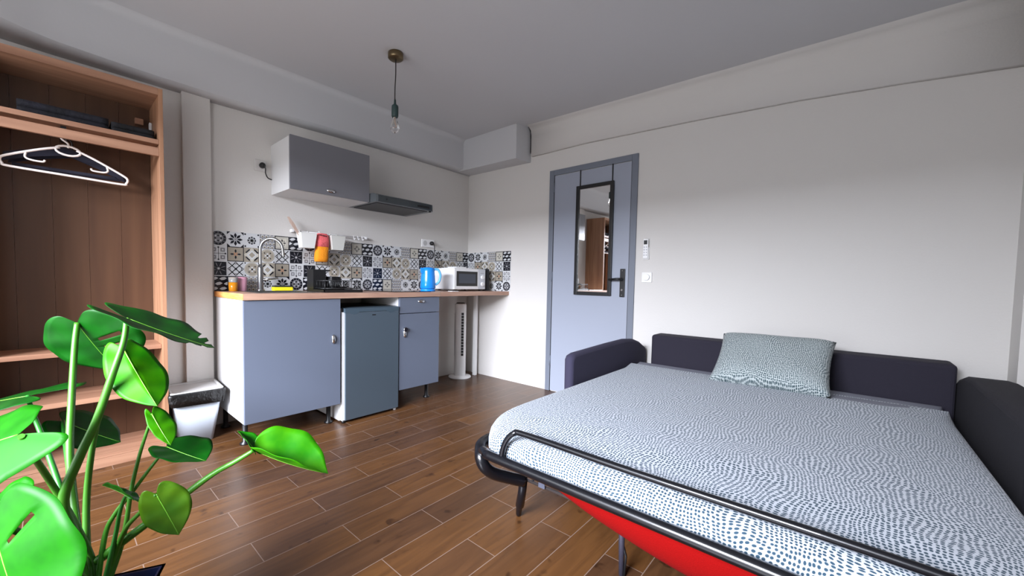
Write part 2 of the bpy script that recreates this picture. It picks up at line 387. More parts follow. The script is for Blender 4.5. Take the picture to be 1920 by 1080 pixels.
for x in (-1.32, -.985):
    for y in (-.49, -.09): leg(x, y, .15, t)
# fridge
t = thing('mini_fridge', (-1.6, -.3, 0), 'low silver fridge with white sides standing between the two base cabinets', 'fridge')
obj('fridge_body', B(-1.84, -1.372, -.56, -.06, .012, .826, M_white, .004), t)
obj('gap_shade_sheet', B(-1.838, -1.374, -.558, -.062, .8262, .832, M_black, .002), t)  # black sheet added as shade in the gap under the worktop
dr = obj('fridge_door', B(-1.838, -1.368, -.60, -.565, .02, .80, M_white, .002), t)
obj('door_skin', B(-1.819, -1.368, -.613, -.6002, .02, .797, M_fridge, .003), dr)
b = MB(); xs = [-1.822+.454*i/16 for i in range(17)]
lo = [.795 if (i < 2 or i > 14) else (.783 if i in (2, 3, 13, 14) else .799) for i in range(17)]
b.rings([[(x, -.614, .802-.0*l if 0 else l), (x, -.614, .826), (x, -.56, .832), (x, -.56, l)] for x, l in zip(xs, lo)], M_fridgetop, False)
obj('grip_strip', b, dr)
obj('badge', B(-1.606, -1.574, -.6135, -.612, .768, .776, M_black), dr)
for x in (-1.82, -1.385): obj('foot', MB().lathe([(.014, 0), (.014, .02)], (x, -.585, 0), M_black if x < -1.5 else M_white, 12), t)
# worktop
t = thing('worktop', (-1.23, -.3, .9), 'long light wood worktop running from the pillar to the door wall', 'worktop')
sx0, sx1, sy0, sy1 = -2.34, -1.98, -.50, -.16
b = MB()
b.box(-2.46, sx0, -D, -.002, .9, ZT, M_top); b.box(sx1, -.002, -D, -.002, .9, ZT, M_top); b.box(sx0, sx1, -D, sy0, .9, ZT, M_top); b.box(sx0, sx1, sy1, -.002, .9, ZT, M_top)
obj('worktop_board', b, t)
obj('end_edge', B(-2.4625, -2.46, -D, -.002, .9, ZT, M_topend), t)
obj('join_strip', B(-.945, -.942, -D-.0015, -.001, .902, ZT+.0012, mat('seam', (150, 130, 118), .5)), t)
obj('support_post', B(-.092, -.056, -.225, -.19, 0, .9, M_whitep, .002), t)
# sink
t = thing('sink', (-2.16, -.33, .8), 'small steel sink set in the left end of the worktop', 'sink')
b = MB(); i0 = (sx0+.002, sx1-.002, sy0+.002, sy1-.002)
b.box(i0[0], i0[0]+.004, i0[2], i0[3], .80, ZT, M_steel); b.box(i0[1]-.004, i0[1], i0[2], i0[3], .80, ZT, M_steel)
b.box(i0[0], i0[1], i0[2], i0[2]+.004, .80, ZT, M_steel); b.box(i0[0], i0[1], i0[3]-.004, i0[3], .80, ZT, M_steel); b.box(i0[0], i0[1], i0[2], i0[3], .796, .80, M_steel)
obj('basin', b, t)
b = MB(); e = .02; z0, z1 = ZT, ZT+.004
b.box(sx0-e, sx1+e, sy0-e, sy0+.006, z0, z1, M_steel, .001); b.box(sx0-e, sx1+e, sy1-.006, sy1+e+.05, z0, z1, M_steel, .001)
b.box(sx0-e, sx0+.006, sy0+.006, sy1-.006, z0, z1, M_steel, .001); b.box(sx1-.006, sx1+e, sy0+.006, sy1-.006, z0, z1, M_steel, .001)
obj('rim', b, t); obj('drain', MB().lathe([(.03, .8), (.03, .803), (.012, .8035)], (-2.16, -.33, 0), M_chrome, 20), t)
# faucet
TX, TY = -2.205, -.115
t = thing('faucet', (TX, TY, ZT), 'tall brushed steel faucet with a hooked spout behind the sink', 'faucet')
z_ = ZT+.0045
obj('faucet_body', MB().lathe([(.027, z_), (.027, z_+.006), (.02, z_+.012), (.019, z_+.16), (.013, z_+.185)], (TX, TY, 0), M_steel, 20), t)
dx, dy = math.cos(.55), -math.sin(.55); R_ = .073
pts = [(TX, TY, z_+.18), (TX, TY, 1.17), (TX, TY, 1.235)]+[(TX+dx*R_*(1-math.cos(a)), TY+dy*R_*(1-math.cos(a)), 1.235+.082*math.sin(a)) for a in [math.pi*k/10 for k in range(1, 10)]]+[(TX+dx*R_*2.02, TY+dy*R_*2.02, 1.22), (TX+dx*R_*2.08, TY+dy*R_*2.08, 1.185)]
obj('spout', MB().tube(smooth_path(pts, 3), .0105, M_steel, 12), t)
obj('lever', MB().tube([(TX+.015, TY-.006, 1.02), (TX+.05, TY-.022, 1.026), (TX+.105, TY-.045, 1.034)], [.012, .009, .006], M_chrome, 10), t)
# glasses, sponge
t = thing('soap_glass', (-2.375, -.11, ZT), 'small clear glass with amber liquid at the left end of the worktop', 'glass')
obj('glass_body', MB().lathe([(.0268, ZT+.064), (.03, ZT+.098), (.0285, ZT+.098), (.0255, ZT+.065)], (-2.375, -.11, 0), mat('glass_rim', (200, 205, 205), .05, trans=.6), 20, cap=False), t)
obj('liquid', MB().lathe([(.022, ZT), (.0265, ZT+.003), (.0285, ZT+.062), (.001, ZT+.063)], (-2.375, -.11, 0), mat('amber_liquid', (196, 126, 22), .15), 20), t)
t = thing('pink_cup', (-2.312, -.07, ZT), 'translucent pink cup beside the amber glass', 'cup')
obj('cup_body', MB().lathe([(.026, ZT), (.030, ZT+.005), (.034, ZT+.10), (.032, ZT+.10), (.028, ZT+.008), (.001, ZT+.008)], (-2.312, -.07, 0), mat('pink_plastic', (206, 150, 168), .3), 20, cap=False), t)
t = thing('dish_sponge', (-2.07, -.09, ZT), 'yellow sponge with a dark scouring side lying behind the sink', 'sponge')
obj('sponge_foam', B(-2.125, -1.99, -.145, -.09, ZT+.0045, ZT+.031, mat('sponge_yellow', (238, 218, 20), .9, bump=.5, bscale=200), .005), t)
obj('scouring_pad', B(-2.123, -1.992, -.143, -.092, ZT+.0312, ZT+.042, mat('scour_dark', (26, 34, 34), .95, bump=.5, bscale=300), .003), t)
# dish rack
RX0, RX1, RY0, RY1 = -1.93, -1.63, -.52, -.24
t = thing('dish_rack', (-1.78, -.38, ZT), 'black wire dish rack on a tray between sink and hob', 'dish rack')
b = MB(); b.box(RX0, RX1, RY0, RY1, ZT, ZT+.006, M_black, .002)
for a in ((RX0, RX1, RY0, RY0+.006), (RX0, RX1, RY1-.006, RY1), (RX0, RX0+.006, RY0, RY1), (RX1-.006, RX1, RY0, RY1)): b.box(*a, ZT+.006, ZT+.02, M_black)
obj('drip_tray', b, t)
b = MB(); z1 = ZT+.085; q = .012
loop = smooth_path([(RX0+q, RY0+q, z1), (RX1-q, RY0+q, z1), (RX1-q, RY1-q, z1), (RX0+q, RY1-q, z1)], 1, True)
for z in (z1, ZT+.03): b.tube([(p.x, p.y, z) for p in loop], .003, M_black, 8, True)
for k in range(9):
    x = RX0+.03+k*(RX1-RX0-.06)/8
    b.tube([(x, RY0+q, z1), (x, RY0+q, ZT+.03), (x, RY1-q, ZT+.03), (x, RY1-q, z1)], .002, M_black, 6)
for k in range(5):
    y = RY0+.04+k*.05; b.tube([(RX0+q, y, z1), (RX0+q, y, ZT+.03), (RX1-q, y, ZT+.03), (RX1-q, y, z1)], .002, M_black, 6)
for x, y in ((RX0+q, RY0+q), (RX1-q, RY0+q), (RX0+q, RY1-q), (RX1-q, RY1-q)): b.tube([(x, y, z1), (x, y, ZT+.006)], .003, M_black, 8)
obj('wire_basket', b, t)
b = MB()
b.tube([(RX0+.15, -.35, ZT+.036), (RX0+.29, -.35, ZT+.036)], .002, M_black, 6)
for k in range(8):
    cx = RX0+.16+k*.016; b.tube([(cx, -.35+.022*math.cos(a), ZT+.062+.024*math.sin(a)) for a in [2*math.pi*j/14 for j in range(14)]], .002, M_black, 6, True)
obj('plate_holder', b, t); b = MB(); b.tube([(RX0+.095, -.44, ZT+.036), (RX0+.155, -.44, ZT+.036)], .002, M_black, 6)
for k in range(5):
    cx = RX0+.10+k*.012; b.tube([(cx, -.44+.022*math.cos(a), ZT+.062+.024*math.sin(a)) for a in [2*math.pi*j/14 for j in range(14)]], .002, M_black, 6, True)
obj('plate_holder', b, t)
b = MB(); hx0, hx1, hy0, hy1 = RX0-.004, RX0+.09, RY1-.12, RY1-.015
for a in ((hx0, hx1, hy0, hy0+.004), (hx0, hx1, hy1-.004, hy1), (hx0, hx0+.004, hy0+.004, hy1-.004), (hx1-.004, hx1, hy0+.004, hy1-.004)): b.box(*a, ZT+.022, ZT+.165, M_black)
b.box(hx0, hx1, hy0, hy1, ZT+.02, ZT+.024, M_black); b.box(hx1, hx1+.045, hy0+.02, hy0+.028, ZT+.155, ZT+.165, M_black)
obj('cutlery_box', b, t)
t = thing('black_saucepan', (-1.80, -.30, ZT+.03), 'small black pan with a steel handle lying in the dish rack', 'pan')
b = MB(); b.lathe([(.05, ZT+.034), (.056, ZT+.04), (.06, ZT+.115), (.058, ZT+.115), (.053, ZT+.045), (.001, ZT+.042)], (-1.765, -.315, 0), M_black, 24, cap=False)
obj('pan_body', b, t)
obj('pan_handle', B(-1.818, -1.808, -.388, -.378, ZT+.045, ZT+.12, M_steel, .002), t)
# hob
t = thing('hob', (-1.1, -.32, ZT), 'flat black glass hob in the worktop left of the kettle', 'hob')
obj('glass_plate', B(-1.37, -.99, -.55, -.09, ZT, ZT+.006, M_blackglass, .002), t)
M_ringg = mat('hob_ring', (70, 70, 74), .3)
for x, y, r in ((-1.18, -.42, .075), (-1.18, -.2, .095)): obj('burner_ring', MB().rings([[(x+q*math.cos(a), y+q*math.sin(a), ZT+.0064) for a in [2*math.pi*j/32 for j in range(32)]] for q in (r, r-.004)], M_ringg, False, False), t)
# kettle
KX, KY = -.905, -.40
t = thing('electric_kettle', (KX, KY, ZT), 'bright blue electric kettle beside the white microwave', 'kettle')
M_blue = mat('kettle_blue', (20, 140, 238), .25, coat=.4)
obj('kettle_base', MB().lathe([(.062, ZT+.0001), (.068, ZT+.004), (.068, ZT+.02), (.06, ZT+.024)], (KX, KY, 0), M_blue, 28), t)
kb = obj('kettle_body', MB().lathe([(.066, ZT+.026), (.07, ZT+.032), (.066, ZT+.10), (.060, ZT+.18), (.058, ZT+.206), (.05, ZT+.214), (.02, ZT+.219), (.001, ZT+.22)], (KX, KY, 0), M_blue, 32), t)
obj('spout', MB().prism([(KX-.05, KY-.022, ZT+.20), (KX-.05, KY+.022, ZT+.20), (KX-.084, KY+.006, ZT+.212), (KX-.084, KY-.006, ZT+.212)], (.004, 0, -.045), M_blue), t)
hx, hy = math.cos(.7), -math.sin(.7)
obj('handle', MB().tube(smooth_path([(KX+hx*.05, KY+hy*.05, ZT+.2), (KX+hx*.09, KY+hy*.09, ZT+.198), (KX+hx*.112, KY+hy*.112, ZT+.15), (KX+hx*.10, KY+hy*.10, ZT+.09), (KX+hx*.068, KY+hy*.068, ZT+.06)], 5), .011, mat('kettle_light_blue', (96, 178, 236), .3), 10), t)
# microwave
mx0, mx1, my0, my1, mz0, mz1 = -.605, -.165, -.425, -.125, ZT+.016, 1.162
t = thing('microwave', ((mx0+mx1)/2, (my0+my1)/2, ZT), 'white microwave with a black window on the right end of the worktop', 'microwave')
obj('case', B(mx0, mx1, my0+.012, my1, mz0, mz1, M_whitep, .005), t)
dr = obj('microwave_door', B(mx0+.001, mx1-.105, my0-.004, my0+.011, mz0+.002, mz1-.002, M_whitep, .003), t)
obj('window_frame', B(mx0+.028, mx1-.122, my0-.007, my0-.004, mz0+.034, mz1-.03, M_blackglass, .002), dr)
obj('window_pane', B(mx0+.055, mx1-.150, my0-.0085, my0-.007, mz0+.062, mz1-.055, mat('oven_window', (60, 66, 78), .15)), dr)
cp = obj('control_panel', B(mx1-.103, mx1-.001, my0-.004, my0+.011, mz0+.002, mz1-.002, mat('panel_grey', (205, 208, 214), .4), .003), t)
for z in (mz0+.055, mz0+.125): obj('knob', MB().lathe([(.019, my0-.022), (.021, my0-.018), (.022, my0-.004)], (mx1-.05, 0, z), M_whitep, 24, 'Y'), cp)
obj('dial_mark', B(mx1-.075, mx1-.025, my0-.0052, my0-.004, mz0+.165, mz0+.168, M_steel), cp)
for x in (mx0+.04, mx1-.04):
    for y in (my0+.04, my1-.04): obj('foot', MB().lathe([(.014, ZT), (.014, mz0)], (x, y, 0), M_black, 12), t)
t = thing('white_tray', (-.42, -.25, mz1), 'flat white tray with a rim lying on top of the microwave', 'tray')
b = MB(); b.box(-.545, -.30, -.36, -.17, mz1, mz1+.006, M_whitep, .002); b.box(-.49, -.345, -.33, -.2, mz1+.0062, mz1+.018, M_whitep, .003); obj('tray_body', b, t)
t = thing('mesh_canister', (-.10, -.375, ZT), 'slim dark mesh canister between the microwave and the door wall', 'canister')
b = MB(); b.lathe([(.03, ZT), (.032, ZT+.01), (.032, ZT+.215), (.028, ZT+.23), (.001, ZT+.235)], (-.105, -.385, 0), mat('dark_mesh', (48, 48, 52), .6, .3, bump=.9, bscale=180), 20); obj('canister_body', b, t)
tag(obj('paper_scrap', B(-.75, -.67, -.56, -.50, ZT+.0015, ZT+.006, M_whitep, .001)), 'small flat white card lying on the worktop before the microwave', 'card')
# tower fan
FX, FY = -.262, -.165
t = thing('tower_fan', (FX, FY, 0), 'slim white tower fan standing under the right end of the worktop', 'fan')
obj('fan_base', MB().lathe([(.118, 0), (.122, .006), (.118, .016), (.06, .026)], (FX, FY, 0), M_whitep, 32), t)
cn = V((math.cos(math.radians(-132)), math.sin(math.radians(-132)), 0)); sd = V((-cn.y, cn.x, 0))
def fanpt(a, b_, z): p = V((FX, FY, z))+cn*a+sd*b_; return p
prof = [(.045*math.cos(a), .058*math.sin(a)) for a in [2*math.pi*j/28 for j in range(28)]]
prof = [(math.copysign(abs(math.cos(a))**.6, math.cos(a))*.052, math.copysign(abs(math.sin(a))**.6, math.sin(a))*.062) for a in [2*math.pi*j/32 for j in range(32)]]
obj('tower_body', MB().rings([[fanpt(x*k, y*k, z) for x, y in prof] for z, k in ((.02, .97), (.03, 1), (.775, 1), (.79, .95), (.797, .8))], M_whitep), t)
obj('top_cap', MB().rings([[fanpt(x*k, y*k, z) for x, y in prof] for z, k in ((.7972, .78), (.802, .76), (.806, .6))], M_black), t)
b = MB(); 
for k in range(15):
    z = .24+k*.031; p = [fanpt(.053, .008, z), fanpt(.053, .034, z), fanpt(.053, .034, z+.026), fanpt(.053, .008, z+.026)]
    b.prism(p, cn*.0015, M_black)
obj('grille', b, t)
b = MB(); b.prism([fanpt(.030, -.0625, .24), fanpt(.044, -.0625, .24), fanpt(.044, -.0625, .70), fanpt(.030, -.0625, .70)], -sd*.001, M_black); obj('side_slot', b, t)

# ------------------------------------------------------------------ wall cupboard and hood
t = thing('wall_cupboard', (-1.775, -.175, 1.655), 'white wall cupboard with a grey flap door hung above the sink', 'cupboard')
b = MB(); cx0, cx1 = -2.088, -1.474
b.box(cx0, cx0+.016, -.33, 0, 1.655, 2.02, M_white, .001); b.box(cx1-.016, cx1, -.33, 0, 1.655, 2.02, M_white, .001)
b.box(cx0+.016, cx1-.016, -.33, 0, 1.655, 1.671, M_white); b.box(cx0+.016, cx1-.016, -.33, 0, 2.004, 2.02, M_white); b.box(cx0+.016, cx1-.016, -.02, -.01, 1.671, 2.004, M_white)
obj('cupboard_body', b, t)
dr = obj('flap_door', B(cx0, cx1, -.350, -.332, 1.657, 2.026, M_frontup, .0015), t); cup_handle(-1.795, 1.688, -.350, False, dr)
t = thing('range_hood', (-1.16, -.2, 1.65), 'flat grey steel range hood beside the wall cupboard', 'range hood')
b = MB(); hx0, hx1 = -1.468, -.862
pl = [(hx0, 0), (hx0, -.435), (hx1-.03, -.435), (hx1, -.405), (hx1, 0)]
b.rings([[(x, y, 1.657) for x, y in pl], [(x, y, 1.713) for x, y in pl], [(x if x < -1 else x-.02, y*.9, 1.728) for x, y in pl]], M_hood, False)
obj('hood_body', b, t)
obj('front_band', B(hx0+.02, hx1-.04, -.441, -.4352, 1.66, 1.712, mat('hood_band', (84, 90, 94), .25, .7), .002), t)
obj('grease_filter', B(hx0+.03, hx1-.06, -.40, -.04, 1.652, 1.657, M_hooddark), t)
b = MB(); b.box(-1.06, -.93, -.445, -.441, 1.672, 1.690, M_black, .001); obj('control_strip', b, t)
obj('button', MB().lathe([(.006, -.447), (.006, -.441)], (-1.37, 0, 1.686), M_black, 10, 'Y'), t)
obj('pull_tab', B(-.92, -.905, -.432, -.42, 1.645, 1.657, M_black), t)

# sockets and plugs
def plug(name_, x, z, label, cable, group=None):
    t = thing(name_, (x, -.02, z), label, 'plug', group)
    obj('plug_body', MB().lathe([(.02, -.012), (.021, -.03), (.014, -.044), (.008, -.05)], (x, 0, z), M_black, 16, 'Y'), t)
    obj('cable', MB().tube(smooth_path(cable, 5), .0042, M_black, 8), t)
t = thing('single_socket', (-2.165, -.004, 1.815), 'white wall socket left of the wall cupboard', 'socket')
obj('socket_plate', B(-2.205, -2.125, -.011, 0, 1.815, 1.895, mat('socket_offwhite', (206, 203, 200), .5), .003), t)
plug('hood_plug', -2.155, 1.856, 'black round plug with a short cable running behind the wall cupboard', [(-2.155, -.048, 1.856), (-2.145, -.052, 1.83), (-2.14, -.04, 1.80), (-2.122, -.03, 1.772), (-2.092, -.02, 1.765)])
t = thing('double_socket', (-.59, -.004, 1.37), 'white double wall socket above the tiles near the corner', 'socket')
obj('socket_plate', B(-.672, -.508, -.011, 0, 1.378, 1.458, M_whitep, .003), t)
for x in (-.63,): obj('socket_face', MB().lathe([(.024, -.0125), (.026, -.011)], (x, 0, 1.418), mat('socket_shadow', (196, 196, 196), .4), 20, 'Y'), t)
plug('kettle_plug', -.552, 1.42, 'black plug in the double socket with a cable down behind the microwave', [(-.552, -.048, 1.42), (-.548, -.06, 1.39), (-.535, -.05, 1.33), (-.515, -.04, 1.26), (-.47, -.04, 1.20), (-.45, -.07, 1.12), (-.45, -.09, .96)])

# ------------------------------------------------------------------ tiled splashback
CW, CB, CG, CY, CD = [mat(n, c, .22) for n, c in (('tile_white', (204, 206, 208)), ('tile_beige', (158, 150, 136)), ('tile_grey', (132, 132, 136)), ('tile_cream', (196, 192, 180)), ('tile_dark', (20, 22, 32)))]
CO = mat('tile_orange', (214, 120, 52), .3)
def circ(cx, cy, r, n=20, sx=1, rot=0): return [(cx+r*math.cos(2*math.pi*i/n+rot), cy+sx*r*math.sin(2*math.pi*i/n+rot)) for i in range(n)]
def petal(a, r0, r1, wd):
    c, s = math.cos(a), math.sin(a); m_ = (r0+r1)/2
    return [(.5+c*x-s*y, .5+s*x+c*y) for x, y in ((r0, 0), (m_*.8, -wd*.8), (m_*1.15, -wd), (r1, 0), (m_*1.15, wd), (m_*.8, wd*.8))]
def bar(x0, y0, x1, y1, wd):
    dx_, dy_ = x1-x0, y1-y0; l = math.hypot(dx_, dy_); nx, ny = -dy_/l*wd/2, dx_/l*wd/2
    return [(x0+nx, y0+ny), (x0-nx, y0-ny), (x1-nx, y1-ny), (x1+nx, y1+ny)]
SQ = lambda a, b_: [(a, a), (b_, a), (b_, b_), (a, b_)]
def motif(k):
    L = []
    tri = lambda: [(1, CD, p) for p in ([(0, 0), (.2, 0), (0, .2)], [(1, 0), (1, .2), (.8, 0)], [(0, 1), (0, .8), (.2, 1)], [(1, 1), (.8, 1), (1, .8)])]
    if k == 'circle':
        L = [(0, CW, SQ(0, 1)), (1, CD, circ(.5, .5, .46, 28)), (2, CG, circ(.5, .5, .31, 24))]
        L += [(3, CD, circ(.5+.17*math.cos(a), .5+.17*math.sin(a), .06, 8)) for a in (0, PI/2, PI, -PI/2)]+[(3, CW, circ(.5+.2*math.cos(a), .5+.2*math.sin(a), .05, 8)) for a in (PI/4, 3*PI/4, 5*PI/4, 7*PI/4)]
        L += [(2, CG, circ(.5+.385*math.cos(a), .5+.385*math.sin(a), .035, 8)) for a in [2*PI*i/12 for i in range(12)]]
    elif k == 'star':
        L = [(0, CW, SQ(0, 1))]+tri()+[(1, CD, petal(i*PI/4, .07, .44, .085)) for i in range(8)]+[(2, CG, circ(.5, .5, .07, 10))]
    elif k == 'ring':
        L = [(0, CW, SQ(0, 1)), (1, CD, circ(.5, .5, .27, 24)), (2, CW, circ(.5, .5, .18, 20))]+[(2, CW, bar(.5, .5, .5+.3*math.cos(a), .5+.3*math.sin(a), .05)) for a in [PI/8+i*PI/4 for i in range(8)]]
        L += [(1, CD, circ(x, y, .06, 8)) for x in (.09, .91) for y in (.09, .91)]
    elif k == 'scales':
        L = [(0, CG, SQ(0, 1))]
        for i in range(4):
            for j in range(4):
                cx, cy = .125+.25*i+(.06 if j % 2 else -.06), .125+.25*j
                L += [(1, CW, circ(cx, cy, .105, 12)), (2, CB, circ(cx, cy-.02, .075, 10)), (3, CD, circ(cx, cy-.05, .03, 6))]
    elif k == 'square':
        L = [(0, CD, SQ(0, 1)), (1, CY, SQ(.06, .94)), (2, CG, SQ(.13, .87)), (3, CY, SQ(.15, .85))]
        L += [(4, CD, petal(a, .05, .28, .05)) for a in (0, PI/2, PI, -PI/2)]+[(4, CD, circ(.5+.2*math.cos(a), .5+.2*math.sin(a), .035, 6)) for a in (PI/4, 3*PI/4, 5*PI/4, 7*PI/4)]
    elif k == 'waves':
        L = [(0, CD, SQ(0, 1))]
        for j in range(3):
            for i in range(-1, 3):
                cx, cy = .25+.5*i+(.25 if j % 2 else 0), .17+.333*j
                if -.2 < cx < 1.2: L.append((1, CW, [(max(0, min(1, x)), y) for x, y in ((cx-.22, cy-.02), (cx-.08, cy-.11), (cx+.08, cy-.08), (cx+.22, cy+.02), (cx+.08, cy+.11), (cx-.08, cy+.08))]))
    elif k == 'lattice':
        L = [(0, CW, SQ(0, 1))]+[(1, CD, bar(*a, .055)) for a in ((.06, .06, .94, .94), (.06, .94, .94, .06), (.06, .5, .5, .94), (.5, .06, .94, .5), (.06, .5, .5, .06), (.5, .94, .94, .5))]
        L += [(2, CD, circ(x, y, .1, 4)) for x, y in ((.5, .9), (.5, .1), (.1, .5), (.9, .5))]+[(3, CW, circ(x, y, .05, 4)) for x, y in ((.5, .9), (.5, .1), (.1, .5), (.9, .5))]+[(2, CD, circ(.5, .5, .1, 4, 1, PI/4))]
    elif k == 'dark':
        L = [(0, CW, SQ(0, 1)), (1, CD, SQ(.05, .95))]+[(2, CG, petal(PI/8+i*PI/4, .12, .45, .025)) for i in range(8)]+[(2, CG, circ(.5, .5, .1, 12)), (3, CW, circ(.5, .5, .05, 8))]
    elif k == 'cross':
        L = [(0, CW, SQ(0, 1))]+[(1, CG, [(x-.13, y-.13), (x+.13, y-.13), (x+.13, y+.13), (x-.13, y+.13)]) for x in (.25, .75) for y in (.25, .75)]
        L += [(2, CW, [(x-.05, y-.05), (x+.05, y-.05), (x+.05, y+.05), (x-.05, y+.05)]) for x in (.25, .75) for y in (.25, .75)]
        L += [(2, CD, bar(*a, .025)) for a in ((.5, .12, .5, .88), (.12, .5, .88, .5))]+[(3, CD, circ(x, y, .06, 6)) for x, y in ((.5, .1), (.5, .9), (.1, .5), (.9, .5))]
    elif k == 'beige':
        L = [(0, CD, SQ(0, 1)), (1, CB, SQ(.05, .95))]+[(2, CD, petal(i*PI/2, .07, .34, .06)) for i in range(4)]+[(2, CO, petal(i*PI/2+PI/4, .03, .14, .03)) for i in range(4)]
    elif k == 'diamond':
        L = [(0, CB, SQ(0, 1)), (1, CY, [(.5, 0), (1, .5), (.5, 1), (0, .5)]), (2, CW, [(.5, .17), (.83, .5), (.5, .83), (.17, .5)]), (3, CB, [(.5, .3), (.7, .5), (.5, .7), (.3, .5)])]
        L += [(4, CD, bar(*a, .09)) for a in ((.12, .36, .36, .12), (.64, .88, .88, .64), (.12, .64, .36, .88), (.64, .12, .88, .36))]
    elif k == 'disc':
        L = [(0, CW, SQ(0, 1))]+[(1, CD, circ(x, y, .05, 6)) for x in (.07, .93) for y in (.07, .93)]+[(1, CB, circ(.5, .5, .48, 28)), (2, CY, circ(.5, .5, .44, 28)), (3, CB, circ(.5, .5, .41, 28))]
        L += [(4, CW, circ(.5+.13*math.cos(a), .5+.13*math.sin(a), .06, 8)) for a in (0, PI/2, PI, -PI/2)]+[(4, CD, circ(.5+.27*math.cos(a), .5+.27*math.sin(a), .045, 8)) for a in (PI/4, 3*PI/4, 5*PI/4, 7*PI/4)]+[(5, CD, circ(.5, .5, .06, 8))]
    return L
def clip(poly, xmin, xmax):
    for side in (0, 1):
        out = []
        for i in range(len(poly)):
            a, b_ = poly[i-1], poly[i]
            ina = a[0] >= xmin if side == 0 else a[0] <= xmax; inb = b_[0] >= xmin if side == 0 else b_[0] <= xmax
            X = xmin if side == 0 else xmax
            if ina != inb: t_ = (X-a[0])/(b_[0]-a[0]); out.append((X, a[1]+t_*(b_[1]-a[1])))
            if inb: out.append(b_)
        poly = out
        if len(poly) < 3: return []
    return poly
SEQ = [['circle', 'star', 'ring', 'scales', 'square', 'waves'], ['cross', 'beige', 'diamond', 'disc', 'lattice', 'dark'], ['dark', 'lattice', 'disc', 'diamond', 'beige', 'cross'], ['waves', 'square', 'scales', 'ring', 'star', 'circle']]
TS = .1046
def tiles(idx0, cols, place, zt):
    b = MB()
    for i, (c0, c1, xs_) in enumerate(cols):
        for r in range(4):
            for lv, m, poly in motif(SEQ[r][(idx0+i) % 6]):
                poly = clip(poly, c0, c1)
                if not poly: continue
                b.face([place(xs_+(p[0]-c0)*TS, zt-(r+1)*TS+p[1]*TS, .004+lv*.00022) for p in poly], m)
    return b
cols = [(.25, 1, -2.46)]+[(0, 1, -2.46+.75*TS+k*TS) for k in range(22)]+[(0, .76, -2.46+.75*TS+22*TS)]
ZTT = ZT+4*TS
M_grout = mat('grout', (214, 214, 214), .7)
t = thing('tile_splashback', (-1.23, -.003, ZT), 'long band of black, white and beige patterned tiles behind the worktop', 'tiles')
obj('patterned_tiles', tiles(0, cols, lambda x, z, d_: (x, -d_, z), ZTT), t)
obj('tile_backing', B(-2.46, -.004, -.0039, -.0005, ZT+.0005, ZTT, M_grout), t)
t = thing('tile_return', (-.003, -.31, ZT), 'short band of the same patterned tiles on the door wall', 'tiles')
obj('patterned_tiles', tiles(24, [(0, 1, .006+k*TS) for k in range(6)], lambda x, z, d_: (-d_, -x, z), ZTT), t)
obj('tile_backing', B(-.0039, -.0005, -.006-6*TS, -.0062, ZT+.0005, ZTT, M_grout), t)

# utensil rail and what hangs from it
t = thing('utensil_rail', (-1.63, -.03, 1.39), 'thin white rail along the top of the tiles left of the hood', 'rail')
obj('rail_bar', MB().tube([(-1.96, -.035, 1.402), (-1.31, -.035, 1.402)], .005, M_whitep, 10), t)
for x in (-1.95, -1.32):
    b = MB(); b.box(x-.009, x+.009, -.045, -.0055, 1.392, 1.414, M_whitep, .002); obj('bracket', b, t)
def hang_bin(x0, label, m):
    x1 = x0+.122; t = thing('hanging_bin', ((x0+x1)/2, -.08, 1.27), label, 'bin', 'bins hanging from the utensil rail')
    b = MB(); z0, z1 = 1.272, 1.388
    o_ = [(x0, -.042), (x1, -.042), (x1, -.135), (x0, -.135)]; cx, cy = (x0+x1)/2, -.088
    sc = lambda k, z, ins=0: [(cx+(x-cx)*k, cy+(y-cy)*k, z) for x, y in o_]
    b.rings([sc(.76, z0), sc(1, z1), sc(1.04, z1), sc(1.04, z1-.006), sc(1.0, z1-.006)][:3]+[sc(.96, z1), sc(.73, z0+.004)], m, False)
    obj('bin_shell', b, t)
    for e_ in (-.03, .03): obj('hook', MB().tube([(cx+e_, -.041, 1.375), (cx+e_, -.041, 1.412), (cx+e_, -.028, 1.412)], .003, m, 6), t)
hang_bin(-1.925, 'white hanging utensil bin with the wooden spatula in it', mat('bin_white', (226, 226, 222), .5))
hang_bin(-1.685, 'pale hanging bin right of the coral and orange pouch', mat('bin_pale', (206, 206, 200), .5))
b = MB(); b.prism([(-1.878, -.08, 1.30), (-1.862, -.08, 1.295), (-1.955, -.08, 1.455), (-1.99, -.08, 1.50), (-2.005, -.08, 1.498), (-1.985, -.08, 1.455)], (0, .006, 0), wood_mat('spatula_wood', (176, 150, 136), (206, 182, 168), 'Z', 2))
tag(obj('wooden_spatula', b), 'wooden spatula leaning out of the left hanging bin', 'spatula')
t = thing('hanging_pouch', (-1.745, -.08, 1.17), 'coral and orange knitted pouch hanging between the two bins', 'pouch')
def pr_ring(z, wd, dp, cx=-1.742): return [(cx+math.copysign(abs(math.cos(a))**.7, math.cos(a))*wd, -.09+math.copysign(abs(math.sin(a))**.7, math.sin(a))*dp, z) for a in [2*PI*i/20 for i in range(20)]]
obj('pouch_bottom', MB().rings([pr_ring(1.170, .045, .02, -1.752), pr_ring(1.175, .050, .028, -1.752), pr_ring(1.20, .053, .034, -1.75), pr_ring(1.25, .051, .034, -1.747), pr_ring(1.29, .05, .033)], mat('orange_knit', (244, 150, 20), .85, bump=.6, bscale=150)), t)
b = MB(); b.rings([pr_ring(1.29, .051, .034), pr_ring(1.34, .05, .034), pr_ring(1.38, .047, .032), pr_ring(1.396, .036, .026)], mat('coral_knit', (240, 108, 112), .85, bump=.8, bscale=150)); ob = obj('pouch_top', b, t)
b = MB()
